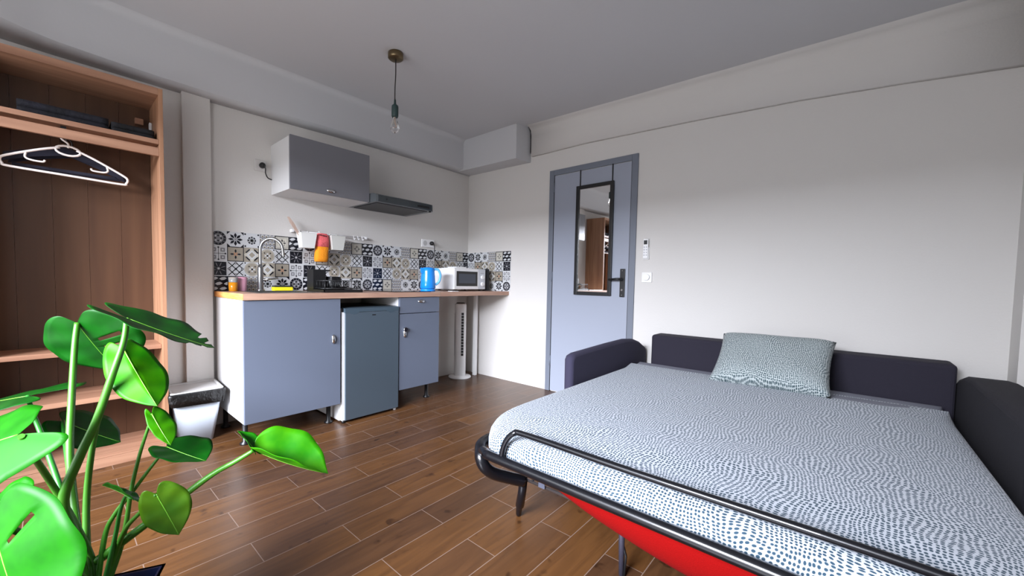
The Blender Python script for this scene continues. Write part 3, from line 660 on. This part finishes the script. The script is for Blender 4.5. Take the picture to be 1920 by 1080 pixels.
for k in range(6): b.box(-1.785+k*.012, -1.780+k*.012, -.1255, -.123, 1.378-.002*k, 1.388-.002*k, M_black)
obj('eyelets', b, ob)
obj('hook', MB().tube([(-1.752, -.07, 1.394), (-1.752, -.06, 1.414), (-1.752, -.032, 1.414)], .003, M_whitep, 6), t)
for x, w_ in ((-1.44, 'leftmost'), (-1.40, 'middle'), (-1.36, 'rightmost')):
    b = MB(); b.tube([(x, -.03, 1.412), (x, -.044, 1.41), (x, -.044, 1.385), (x, -.06, 1.378), (x, -.066, 1.39)], .0035, M_whitep, 6)
    tag(obj('rail_hook', b), w_+' of the three small white hooks at the right end of the rail', 'hook', 'small hooks on the utensil rail')

# ------------------------------------------------------------------ wardrobe
WX1, WX0, WY = -2.768, -3.50, -.32
t = thing('open_wardrobe', ((WX0+WX1)/2, -.16, 0), 'tall open oak wardrobe without doors against the left of the kitchen wall', 'wardrobe')
obj('side_panel', B(WX1-.02, WX1, WY, -.004, 0, 2.087, M_oak, .001), t)
obj('side_panel', B(WX0, WX0+.02, WY, -.004, 0, 2.087, M_oak, .001), t)
obj('top_panel', B(WX0+.02, WX1-.02, WY, -.004, 2.05, 2.087, M_oakx, .001), t)
b = MB()
for k in range(5):
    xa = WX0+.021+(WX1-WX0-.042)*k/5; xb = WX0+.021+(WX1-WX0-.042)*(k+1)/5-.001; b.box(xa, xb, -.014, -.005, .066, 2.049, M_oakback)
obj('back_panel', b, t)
for z0, z1, y in ((1.778, 1.803, WY+.004), (.610, .634, WY+.05), (.360, .386, WY+.004), (.052, .070, WY+.004)):
    obj('shelf', B(WX0+.021, WX1-.021, y, -.015, z0, z1, M_oakx, .001), t)
obj('plinth', B(WX0+.021, WX1-.021, WY+.002, WY+.02, 0, .051, M_oakx), t)
obj('rail_board', B(WX0+.021, WX1-.021, WY+.004, WY+.022, 1.712, 1.758, M_oakx, .001), t)
obj('pull_out_rail', B(-3.168, -3.148, WY+.03, -.02, 1.752, 1.777, M_black), t)
obj('bracket', B(-2.86, -2.82, -.05, -.015, 1.94, 1.975, M_oakx, .002), t)
obj('corner_plug', B(-2.80, -2.7885, -.10, -.07, 1.90, 1.95, M_white, .002), t)
# hangers
def hanger(y, m, r, label, grp, xs=1., dark=False, cx=-3.142, tilt=0., x_off=0.):
    t = thing('clothes_hanger', (cx, y, 1.55), label, 'hanger', grp); sl = -.032
    P = lambda a, z: (cx+a*xs, y+tilt*a, z+sl*a+(0))
    b = MB()
    body = [P(-.03, 1.685), P(-.10, 1.655), P(-.205, 1.60), P(-.228, 1.580), P(-.222, 1.557), P(-.20, 1.548), P(0, 1.548), P(.20, 1.548), P(.222, 1.556), P(.228, 1.580), P(.205, 1.60), P(.10, 1.655), P(.03, 1.685)]
    b.tube(smooth_path(body, 4), r, m, 10)
    lp = [P(.045*math.cos(a)+.0, 1.675+.024*math.sin(a)) for a in [2*PI*i/16 for i in range(16)]]
    b.tube(lp, r*.95, m, 10, True)
    obj('hanger_body', b, t)
    b = MB(); b.tube(smooth_path([P(.0, 1.69), P(.0, 1.712), P(-.022, 1.730), P(-.024, 1.752), P(-.018, 1.772), P(0, 1.783), P(.016, 1.775)], 4), r*.8, m, 8); obj('hook', b, t)
    if not dark:
        for s in (-1, 1):
            b = MB(); b.tube(smooth_path([P(s*.145, 1.628), P(s*.148, 1.606), P(s*.13, 1.596), P(s*.09, 1.596), P(s*.083, 1.606)], 4), r*.8, m, 8); obj('notch', b, t)
    return t
hanger(-.205, mat('hanger_white', (236, 226, 220), .4), .0058, 'white plastic clothes hanger in front, hanging in the wardrobe', 'clothes hangers in the wardrobe')
M_hd = mat('hanger_navy', (22, 22, 40), .8)
def dark_hanger(y, cx, label):
    t = thing('clothes_hanger', (cx, y, 1.55), label, 'hanger', 'clothes hangers in the wardrobe')
    b = MB(); sl = -.05; P = lambda a, z, dy=0.: (cx+a, y+dy, z+sl*a)
    for s in (-1, 1): b.prism([P(0, 1.705), P(s*.12, 1.66), P(s*.215, 1.62), P(s*.225, 1.575), P(s*.12, 1.622), P(0, 1.662)], (0, .012, 0), M_hd)
    b.box(cx-.19, cx+.19, y, y+.008, 1.572, 1.586, M_hd); obj('hanger_body', b, t)
    obj('hook', MB().tube(smooth_path([P(0, 1.70), P(0, 1.74), P(-.015, 1.765), P(0, 1.785), P(.016, 1.775)], 4), .004, M_black, 8), t)
dark_hanger(-.15, -3.146, 'dark navy hanger directly behind the white one in the wardrobe')
dark_hanger(-.11, -3.125, 'rearmost dark navy hanger in the wardrobe')
# folded dark textiles on the upper shelf
def folded(name_, x0, x1, y0, y1, z0, hs, m, label, cat):
    b = MB(); z = z0
    for h in hs:
        n = 14; rings = []
        for i in range(n+1):
            x = x0+(x1-x0)*i/n; j = (random.random()-.5)*.006; e_ = .008 if i in (0, n) else 0
            rings.append([(x, y0+e_+j, z), (x, y0-.004+e_+j, z+h*.5), (x, y0+.004+e_, z+h-.001), (x, y1, z+h-.001), (x, y1+.004, z+h*.5), (x, y1, z)])
        b.rings(rings, m); z += h
    return tag(obj(name_, b), label, cat)
M_bl1 = mat('dark_pattern_cloth', (17, 17, 26), .9, bump=.6, bscale=60, var=.7, vscale=14)
M_bl2 = mat('black_cloth', (14, 14, 18), .9, bump=.6, bscale=60, var=.8, vscale=18)
folded('folded_blanket', -3.31, -2.99, -.27, -.05, 1.804, (.034, .034), M_bl1, 'dark blue folded blanket at the left on the upper wardrobe shelf', 'blanket')
folded('folded_throw', -2.98, -2.80, -.27, -.05, 1.804, (.03, .028), M_bl2, 'black folded cloth at the right end of the upper wardrobe shelf', 'cloth')

# ------------------------------------------------------------------ waste bin
t = thing('waste_bin', (-2.6, -.2, 0), 'small grey-white waste bin with a black liner beside the wardrobe', 'bin')
def rrect(x0, x1, y0, y1, z, r, rot=0., n=5):
    pts = []; cx, cy = (x0+x1)/2, (y0+y1)/2
    for (px, py, a0) in ((x1-r, y1-r, 0), (x0+r, y1-r, PI/2), (x0+r, y0+r, PI), (x1-r, y0+r, 3*PI/2)):
        for i in range(n): a = a0+PI/2*i/(n-1); pts.append((px+r*math.cos(a), py+r*math.sin(a)))
    c, s = math.cos(rot), math.sin(rot)
    return [(cx+(x-cx)*c-(y-cy)*s, cy+(x-cx)*s+(y-cy)*c, z) for x, y in pts]
ro = -.06
b = MB(); b.rings([rrect(-2.712, -2.532, -.27, -.10, 0, .02, ro), rrect(-2.748, -2.494, -.325, -.065, .30, .02, ro)], mat('bin_body', (172, 180, 190), .45)); obj('bin_body', b, t)
bb = MB(); R2 = []
for z, gx in ((.335, .012), (.325, .016), (.295, .014), (.262, .008)):
    rr_ = rrect(-2.750-gx, -2.492+gx, -.33-gx, -.06+gx, z, .02, ro, 8)
    R2.append([(x+random.uniform(-.003, .003), y+random.uniform(-.003, .003), zz+(random.uniform(-.012, .008) if z < .27 else 0)) for x, y, zz in rr_])
bb.rings(R2, mat('bin_liner', (8, 8, 9), .42, bump=.8, bscale=40), True, False); obj('liner', bb, t, solid=.001)
obj('bin_rim', MB().rings([rrect(-2.756, -2.486, -.337, -.053, .333, .02, ro), rrect(-2.756, -2.486, -.337, -.053, .341, .02, ro), rrect(-2.744, -2.498, -.325, -.065, .341, .02, ro), rrect(-2.739, -2.503, -.32, -.07, .318, .02, ro)], mat('bin_lid', (170, 168, 166), .5), True, True), t)

# ------------------------------------------------------------------ sofa bed
t = thing('sofa_bed', (-1.1, -2.85, 0), 'dark purple-grey sofa unfolded into a bed against the door wall', 'sofa bed')
b = MB(); b.box(-.20, -.03, -3.645, -2.155, .14, .662, M_navy, .02, 3); obj('backrest', b, t)
def arm(y0, y1, m, dx_=0.):
    prof = [(-1.235, .06), (-1.24, .59), (-1.225, .612), (-1.19, .62), (-.7, .632), (-.42, .636), (-.28, .624), (-.16, .592), (-.05, .542), (-.03, .522), (-.03, .06)]
    prof = [(x+(dx_ if x < -1 else 0), z) for x, z in prof]
    b = MB(); e = .015; dirn = 1 if y1 > y0 else -1
    cx, cz = -.63, .35
    def rg(y, k): return [(cx+(x-cx)*(1-k/.6), y, cz+(z-cz)*(1-k/.29) if z > .1 else z) for x, z in prof]
    ys_ = [(y0, .02), (y0+dirn*.006, .008), (y0+dirn*.018, 0), (y1-dirn*.018, 0), (y1-dirn*.006, .008), (y1, .02)]
    b.rings([rg(y, k) for y, k in ys_], m); return b
obj('armrest', arm(-2.065, -2.005, M_navylit, .055), t); obj('armrest', arm(-3.650, -3.80, M_navyshade), t)
obj('base_frame', B(-1.15, -.2, -3.64, -2.08, .12, .20, M_black), t)
MXH, MXF, MYL, MYR, MZ = -.215, -2.115, -2.085, -3.60, .478
def bed_outline(x0, x1, yl, yr, r):
    P = [(x0, yr), (x0, yl)]
    P += [(x0+(x1-x0)*k/8, yl) for k in range(1, 5)]
    n = 10
    P += [(x1+r-r*math.sin(a), yl-r*.62+r*.62*math.cos(a)) for a in [PI/2*i/n for i in range(n+1)]]
    P += [(x1, yl+(yr-yl)*k/8) for k in range(2, 7)]
    P += [(x1+r-r*math.cos(a), yr+r*.62-r*.62*math.sin(a)) for a in [PI/2*i/n for i in range(n+1)]]
    P += [(x1+(x0-x1)*k/8, yr) for k in range(4, 8)]
    return P
def mattress(x0, x1, yl, yr, zb, zt, m, r=.40, uv=False, lump=.006):
    O = [V((x, y)) for x, y in bed_outline(x0, x1, yl, yr, r)]; n = len(O); b = MB()
    C_ = V(((x0+x1)/2, (yl+yr)/2)); h = zt-zb
    N_ = []
    for i in range(n):
        tg = (O[(i+1) % n]-O[i-1]).normalized(); N_.append(V((-tg.y, tg.x)))
    if sum((O[i]-C_).dot(N_[i]) for i in range(n)) > 0: N_ = [-q for q in N_]
    prof = [(.006, zb), (0, zb+.02), (0, zb+h*.45), (.005, zb+h*.62), (.016, zb+h*.75), (.034, zb+h*.83), (.06, zb+h*.88)]
    rings = [[(O[i].x+N_[i].x*d_, O[i].y+N_[i].y*d_, z) for i in range(n)] for d_, z in prof]
    base = [O[i]+N_[i]*.06 for i in range(n)]
    def crown(x, y):
        d_ = min(x-(x1+.06), (yl-.06)-y, y-(yr+.06)); q = max(0, min(1, d_/.30)); return zt-h*.12*(1-q)**2
    for k in range(1, 25):
        f = 1-k/25.
        rings.append([(C_.x+(base[i].x-C_.x)*f, C_.y+(base[i].y-C_.y)*f, crown(C_.x+(base[i].x-C_.x)*f, C_.y+(base[i].y-C_.y)*f)+lump*(math.sin(7*(C_.x+(base[i].x-C_.x)*f))+math.sin(9*(C_.y+(base[i].y-C_.y)*f)+1))*min(1, k/6)*.6) for i in range(n)])
    b.rings(rings, m, True, True)
    if uv:
        L_ = b.bm.loops.layers.uv.new('UVMap')
        for f in b.bm.faces:
            for lp in f.loops:
                co = lp.vert.co; p = V((co.x, co.y)); dz = max(0, zt-.01-co.z)
                q = (p-C_); q = V((q.x/abs(x0-x1)*2, q.y/abs(yl-yr)*2))
                e_ = V((q.x if abs(q.x) > .85 else 0, q.y if abs(q.y) > .85 else 0))
                if dz > 0 and e_.length > 0: p = p+e_.normalized()*dz
                lp[L_].uv = p
    return b
obj('mattress', mattress(MXH, MXF+.012, MYL-.012, MYR+.0, .352, MZ-.004, M_greyfab, .38), t)
# metal bed frame under the mattress
M_bm = M_blackmetal
for pts in ([(-1.0, -2.10, .335), (-1.70, -2.09, .335), (-1.96, -2.10, .345), (-2.05, -2.155, .34), (-2.06, -2.18, .30), (-2.02, -2.195, .258), (-1.955, -2.22, .225), (-1.885, -2.25, .195)],
            [(-1.0, -3.60, .335), (-1.70, -3.61, .335), (-1.96, -3.60, .345), (-2.05, -3.545, .34), (-2.06, -3.52, .30), (-2.02, -3.505, .258), (-1.955, -3.48, .225), (-1.885, -3.45, .195)]):
    obj('side_tube', MB().tube(smooth_path(pts, 5), .025, M_bm, 12), t)
b = MB(); b.tube(smooth_path([(-2.05, -2.165, .345), (-2.085, -2.20, .372), (-2.135, -2.28, .392), (-2.14, -2.36, .395), (-2.14, -3.38, .395), (-2.135, -3.46, .392), (-2.085, -3.54, .372), (-2.05, -3.575, .345)], 5), .0175, M_bm, 12); obj('foot_rail', b, t)
b = MB(); b.tube(smooth_path([(-2.135, -2.335, .40), (-2.128, -2.345, .455), (-2.118, -2.375, .496), (-2.11, -2.43, .503), (-2.108, -2.8, .500), (-2.108, -3.37, .503), (-2.118, -3.43, .496), (-2.128, -3.455, .455), (-2.135, -3.46, .40)], 5), .0105, M_bm, 10); obj('guard_rail', b, t)
for s, yy in ((1, -2.25), (-1, -3.45)):
    b = MB(); b.tube([(-1.882, yy, .205), (-1.868, yy+s*.018, .13), (-1.852, yy+s*.04, .06), (-1.846, yy+s*.048, .045), (-1.84, yy+s*.055, .012), (-1.838, yy+s*.056, 0)], [.017, .018, .019, .014, .0125, .009], M_bm, 12); obj('leg', b, t)
obj('cross_bar', MB().tube([(-1.875, -2.25, .20), (-1.872, -3.45, .20)], .0065, mat('bar_steel', (150, 140, 138), .3, .9), 8), t)
b = MB(); b.box(-1.93, -1.90, -2.33, -2.326, .235, .335, M_bm, .001); b.box(-1.89, -1.885, -2.36, -2.33, .20, .30, mat('bracket_grey', (96, 100, 116), .4, .5), .001); b.box(-1.93, -1.89, -2.42, -2.30, .30, .345, MATS['bracket_grey'], .002); obj('hinge_bracket', b, t)
for y in (-2.67, -3.1):
    b = MB(); b.tube([(-1.86, y, .23), (-1.864, y-.004, .12), (-1.868, y-.008, 0)], [.010, .011, .009], mat('strut_grey', (52, 50, 62), .5, .3), 8)
    b.tube([(-1.86, y-.02, .22), (-1.866, y-.004, .13), (-1.86, y-.02, .07), (-1.868, y-.018, 0)], .0045, M_black, 8); obj('centre_strut', b, t)
# red fabric slung under the mattress
b = MB(); G = []
for i in range(13):
    f = i/12; y = -2.43-f*1.08; sag = .175*math.sin(PI*min(1, (f*.75+.02)**.8))*(1 if f < .85 else (1-f)/.15*.7+.3)
    row = []
    for (x, z) in ((-2.075, .352), (-2.06, .345-sag*.35), (-2.02, .338-sag*.7), (-1.95, .325-sag*.95), (-1.80, .322-sag), (-1.5, .335-sag*.6), (-1.3, .35)):
        row.append((x+(.03*(1-min(1, f*9))), y, z+.004*math.sin(9*y+6*x)))
    G.append(row)
vs = [[b.bm.verts.new(p) for p in r] for r in G]; b.mi(M_red)
for i in range(12):
    for j in range(6): f_ = b.bm.faces.new((vs[i][j], vs[i+1][j], vs[i+1][j+1], vs[i][j+1])); f_.smooth = True
o = obj('red_seat_cloth', b, t, subsurf=1, solid=.004); o['label'] = 'red cloth slung under the mattress'
# bed cover and pillow
t = thing('bed_cover', (-1.2, -2.85, .36), 'pale fitted bed cover with tiny blue-grey dots over the sofa bed mattress', 'bed cover')
obj('cover_cloth', mattress(-.345, MXF, MYL, MYR-.006, .356, MZ+.004, M_dots, .40, True, .004), t)
def pillow(mtx, a, b_, th, m):
    B_ = MB(); n = 26; L_ = None; grid = {}
    for side in (1, -1):
        for i in range(n+1):
            for j in range(n+1):
                u, v_ = -1+2*i/n, -1+2*j/n
                k = (1-u**4)*(1-v_**4); z = side*th*(max(k, 0)**.45)
                pin = 1-.07*(1-abs(v_)**2)*abs(u)**2 if 0 else 1
                x = a*u*(1-.055*(1-v_*v_)); y = b_*v_*(1-.055*(1-u*u))
                z += .004*math.sin(6*u+3*v_)*k
                grid[(side, i, j)] = (mtx @ V((x, y, z)), (x, y))
    vv = {}
    for (s, i, j), (p, q) in grid.items():
        if s == -1 and (i in (0, n) or j in (0, n)): vv[(s, i, j)] = vv[(1, i, j)]
        else: vv[(s, i, j)] = B_.bm.verts.new(p)
    uvl = B_.bm.loops.layers.uv.new('UVMap'); B_.mi(m)
    for s in (1, -1):
        for i in range(n):
            for j in range(n):
                ks = [(s, i, j), (s, i+1, j), (s, i+1, j+1), (s, i, j+1)]
                f = B_.bm.faces.new([vv[k] for k in ks]); f.smooth = True
                for lp, k in zip(f.loops, ks): lp[uvl].uv = grid[k][1]
    return B_
ax = V((-.02, -1, .01)).normalized(); upd = V((.31, -.0, .235)).normalized(); nn = ax.cross(upd).normalized(); upd = nn.cross(ax)
mt = Matrix((ax, upd, nn)).transposed().to_4x4(); mt.translation = V((-.445, -2.915, .605))
t = thing('pillow', (-.445, -2.915, .5), 'single dotted pillow leaning against the backrest of the sofa bed', 'pillow')
obj('pillowcase', pillow(mt, .275, .205, .075, M_dotsp), t)

# ------------------------------------------------------------------ monstera
M_lb = leaf_mat('leaf_bright', (34, 124, 0), (64, 146, 0)); M_lm = leaf_mat('leaf_mid', (10, 100, 0), (26, 122, 0)); M_ld = leaf_mat('leaf_dark', (2, 66, 6), (8, 88, 10))
for q_ in (M_ld, M_lm, M_lb): q_.node_tree.nodes['Principled BSDF'].inputs['Specular IOR Level'].default_value = .25; M_ll = leaf_mat('leaf_lime', (62, 118, 8), (92, 140, 12))
M_st = mat('stem_green', (58, 118, 26), .4); M_sd = mat('stem_dark', (36, 110, 34), .4); M_vein = mat('leaf_vein', (110, 180, 50), .4)
PX, PY = -3.200, -1.912
t = thing('monstera_plant', (PX, PY, 0), 'large green monstera plant in a navy pot in the left foreground', 'plant')
c_, s_ = math.cos(-.42), math.sin(-.42)
def prect(h, z):
    return [(PX+c_*x-s_*y, PY+s_*x+c_*y, z) for x, y in ((h, h), (-h, h), (-h, -h), (h, -h))]
M_pot = mat('navy_pot', (18, 34, 84), .4)
po = obj('pot', MB().rings([prect(.10, 0), prect(.135, .222), prect(.142, .222), prect(.130, .222), prect(.122, .15)], M_pot, False), t)
obj('soil', MB().rings([prect(.1205, .165), prect(.1235, .18)], mat('soil', (52, 36, 26), .95, bump=.9, bscale=80, var=.5, vscale=40), False), t)
for (x, y, r) in ((-3.10, -1.865, .018), (-3.13, -1.85, .014), (-3.11, -1.90, .013)):
    b = MB(); q_ = bmesh.new(); bmesh.ops.create_icosphere(q_, subdivisions=2, radius=r)
    for v in q_.verts: v.co *= 1+random.uniform(-.12, .12)
    b.join(q_, mat('clay_pebble', (176, 116, 52), .8), True, Matrix.Translation((x, y, .178+r*.7))); obj('clay_pebble', b, t)
HEART = [(0, 0), (-.08, .10), (-.17, .26), (-.17, .45), (-.08, .66), (.06, .84), (.22, .96), (.38, 1.0), (.54, .94), (.68, .78), (.80, .56), (.90, .30), (.96, .12), (1, 0)]
def leaf(base, tip, le, re, m, droop=.10, fold=.12, slits=(), holes=(), name_='leaf', ripple=.015, veins=True, lobe=1.):
    base, tip, le, re = V(base), V(tip), V(le), V(re)
    X = tip-base; L_ = X.length; X.normalize()
    mid = base+X*L_*.38
    hl, hr = (le-mid), (re-mid)
    hl = hl-X*hl.dot(X); hr = hr-X*hr.dot(X)
    Nn = X.cross((hr-hl).normalized()).normalized()
    b = MB(); bm = b.bm; b.mi(m); b.mi(M_vein); K = 6
    npt = len(HEART)
    # refine outline
    O = smooth_path([(a*(1 if a >= 0 else (lobe if isinstance(lobe, (int, float)) else 1)), c, 0) for a, c in HEART], 4); n = len(O)
    def mrib(i):
        a = O[i].x; f = i/(n-1)
        return max(0, (f-.18)/.82)
    for side, hv in ((0, hl), (1, hr)):
        rows = []
        for i, o_ in enumerate(O):
            a, c = o_.x, o_.y; f = i/(n-1)
            if a < 0 and isinstance(lobe, tuple): a *= lobe[side]
            for (f0, depth) in slits:
                if abs(f-f0) < .02: c *= 1-depth; a = a*(1-depth)+mrib(i)*depth
            row = []
            ms = mrib(i)
            for k in range(K+1):
                q = k/K; aa = ms*(1-q)+a*q; cc = c*q
                z = -droop*L_*(aa*aa) + fold*hv.length*(cc**1.5) + ripple*L_*math.sin(f*30)*cc
                row.append(base+X*L_*aa+hv*cc+Nn*(z))
            rows.append([bm.verts.new(p) for p in row])
        for i in range(n-1):
            for k in range(K):
                if any(h[0] == side and h[1] <= i/(n-1) <= h[2] and h[3] <= k < h[4] for h in holes): continue
                try: f_ = bm.faces.new((rows[i][k], rows[i+1][k], rows[i+1][k+1], rows[i][k+1])); f_.smooth = True
                except ValueError: pass
    bmesh.ops.remove_doubles(bm, verts=bm.verts, dist=5e-4)
    if veins:
        b.tube([base+X*L_*s+Nn*(-droop*L_*s*s) for s in [k/10 for k in range(11)]], [.0013*(1-.08*k) for k in range(11)], M_vein, 6)
    return obj(name_, b, t, solid=.0007)
def stem(pts, r0, r1, m, name_='stem'):
    p = smooth_path(pts, 5); n = len(p); return obj(name_, MB().tube(p, [r0+(r1-r0)*i/(n-1) for i in range(n)], m, 10), t)
LEAVES = {
'L1': [[-3.075, -1.759, 0.916], [-2.893, -1.831, 0.809], [-2.998, -1.635, 0.91], [-3.068, -1.932, 0.886]],
'L2': [[-3.163, -1.486, 0.885], [-3.085, -1.465, 0.713], [-3.252, -1.393, 0.827], [-3.047, -1.614, 0.873]],
'L3': [[-3.078, -1.702, 0.822], [-3.029, -1.855, 0.67], [-2.993, -1.711, 0.756], [-3.126, -1.713, 0.762]],
'L4': [[-3.275, -1.336, 0.648], [-3.468, -1.056, 0.584], [-3.383, -0.852, 0.581], [-3.317, -1.543, 0.649]],
'L5': [[-3.27, -1.902, 0.681], [-3.412, -1.781, 0.62], [-3.379, -1.695, 0.676], [-3.247, -2.036, 0.616]],
'L6': [[-3.303, -1.981, 0.533], [-3.267, -2.125, 0.292], [-3.436, -1.757, 0.375], [-3.203, -2.151, 0.508]],
'L7': [[-3.198, -1.207, 0.516], [-3.062, -1.274, 0.409], [-3.153, -1.107, 0.53], [-3.211, -1.316, 0.456]],
'L8': [[-3.034, -1.822, 0.652], [-3.007, -1.887, 0.57], [-2.983, -1.835, 0.621], [-3.038, -1.865, 0.606]],
'L9': [[-3.004, -1.831, 0.552], [-2.937, -1.937, 0.518], [-2.937, -1.786, 0.556], [-3.027, -1.925, 0.542]],
'L10': [[-3.047, -1.967, 0.484], [-3.006, -1.99, 0.374], [-2.977, -1.986, 0.452], [-3.085, -1.957, 0.451]],
'L11': [[-2.823, -1.971, 0.529], [-2.665, -2.063, 0.411], [-2.701, -1.986, 0.541], [-2.782, -2.077, 0.51]],
'L12': [[-2.823, -1.972, 0.527], [-2.839, -1.892, 0.578], [-2.804, -1.931, 0.552], [-2.85, -1.97, 0.557]],
'L13': [[-3.089, -1.922, 0.472], [-3.131, -1.844, 0.503], [-3.104, -1.846, 0.477], [-3.115, -1.937, 0.5]],
'L14': [[-3.277, -1.716, 0.474], [-3.341, -1.648, 0.452], [-3.309, -1.621, 0.486], [-3.305, -1.76, 0.476]],
}
STEMS = {
's1': [[-3.075, -1.759, 0.915], [-3.083, -1.768, 0.853], [-3.107, -1.778, 0.77], [-3.142, -1.778, 0.647], [-3.176, -1.777, 0.557], [-3.206, -1.766, 0.451], [-3.188, -1.778, 0.349], [-3.162, -1.8, 0.201]],
's2': [[-3.163, -1.486, 0.885], [-3.171, -1.512, 0.816], [-3.182, -1.569, 0.667], [-3.19, -1.63, 0.529], [-3.185, -1.69, 0.382], [-3.156, -1.764, 0.198]],
's3': [[-3.078, -1.702, 0.822], [-3.11, -1.703, 0.742], [-3.133, -1.714, 0.643], [-3.15, -1.717, 0.544], [-3.164, -1.728, 0.389], [-3.151, -1.769, 0.198]],
's4': [[-3.273, -1.338, 0.65], [-3.262, -1.383, 0.602], [-3.243, -1.453, 0.54], [-3.215, -1.579, 0.443], [-3.186, -1.678, 0.317], [-3.155, -1.75, 0.2]],
's5': [[-3.265, -1.923, 0.682], [-3.253, -1.852, 0.618], [-3.226, -1.769, 0.509], [-3.187, -1.762, 0.384], [-3.155, -1.776, 0.259], [0, 0, .2]],
's6': [[-3.303, -1.981, 0.533], [-3.254, -1.965, 0.467], [-3.208, -1.875, 0.338], [-3.173, -1.845, 0.262], [0, 0, .2]],
's7': [[-3.198, -1.207, 0.516], [-3.193, -1.365, 0.448], [-3.182, -1.534, 0.332], [-3.149, -1.728, 0.195]],
's8': [[-3.034, -1.822, 0.652], [-3.041, -1.816, 0.616], [-3.06, -1.815, 0.546], [-3.079, -1.816, 0.456], [-3.093, -1.822, 0.361], [-3.108, -1.81, 0.281], [-3.122, -1.801, 0.2]],
's9': [[-3.004, -1.831, 0.552], [-3.042, -1.823, 0.498], [-3.075, -1.806, 0.443], [-3.112, -1.785, 0.383], [-3.133, -1.781, 0.324], [-3.141, -1.78, 0.2]],
's10': [[-3.047, -1.967, 0.484], [-3.074, -1.912, 0.424], [-3.096, -1.862, 0.372], [-3.116, -1.816, 0.288], [-3.132, -1.791, 0.2]],
's11': [[-2.826, -1.968, 0.529], [-2.867, -1.94, 0.499], [-2.912, -1.908, 0.469], [-2.992, -1.869, 0.405], [-3.067, -1.837, 0.345], [-3.125, -1.792, 0.288], [-3.17, -1.761, 0.237], [-3.181, -1.752, 0.2]],
's13': [[-3.089, -1.922, 0.472], [-3.098, -1.897, 0.473], [-3.107, -1.862, 0.42], [-3.116, -1.828, 0.337], [-3.127, -1.809, 0.2]],
}
leaf(*LEAVES['L1'], M_ld, .06, -.08, slits=((.76, .4), (.86, .5)), lobe=1.8)
leaf(*LEAVES['L2'], M_ld, .10, -.1, holes=((1, .46, .49, 1, 4), (1, .57, .59, 1, 4)))
leaf(*LEAVES['L3'], M_lb, .08, -.12)
leaf(*LEAVES['L4'], M_ld, .05, -.05, lobe=1.9)
leaf(*LEAVES['L5'], M_lm, .05, -.08, lobe=(.35, 3.2))
leaf(*LEAVES['L6'], M_lm, .12, -.12, holes=((1, .345, .365, 1, 4),))
leaf(*LEAVES['L7'], M_ld, .08, -.1)
leaf(*LEAVES['L8'], M_lb, .08, .15)
leaf(*LEAVES['L9'], M_ld, .05, -.1)
leaf(*LEAVES['L10'], M_ll, .08, .1)
leaf(*LEAVES['L11'], M_lb, .16, -.2, lobe=.4)
leaf(*LEAVES['L12'], M_lm, .1, .3)
leaf(*LEAVES['L13'], M_lm, .1, .3)
leaf(*LEAVES['L14'], M_lm, .1, .1)
for k, (r0, r1, m) in {'s1': (.0065, .014, M_st), 's2': (.0075, .011, M_st), 's3': (.0045, .009, M_st), 's4': (.0055, .009, M_sd), 's5': (.006, .009, M_st), 's6': (.006, .009, M_st), 's7': (.006, .009, M_sd), 's8': (.003, .007, M_st), 's9': (.0035, .007, M_st), 's10': (.004, .008, M_st), 's11': (.0055, .014, M_st), 's13': (.003, .006, M_sd)}.items():
    P_ = [V(p) for p in STEMS[k][:-1]]; q_ = P_[-1]+(P_[-1]-P_[-2])*.4
    root = V((PX+.025+.3*(q_.x-PX), PY+.065+.15*(q_.y-PY), .172))
    stem(P_+[root], r0, r1, m)
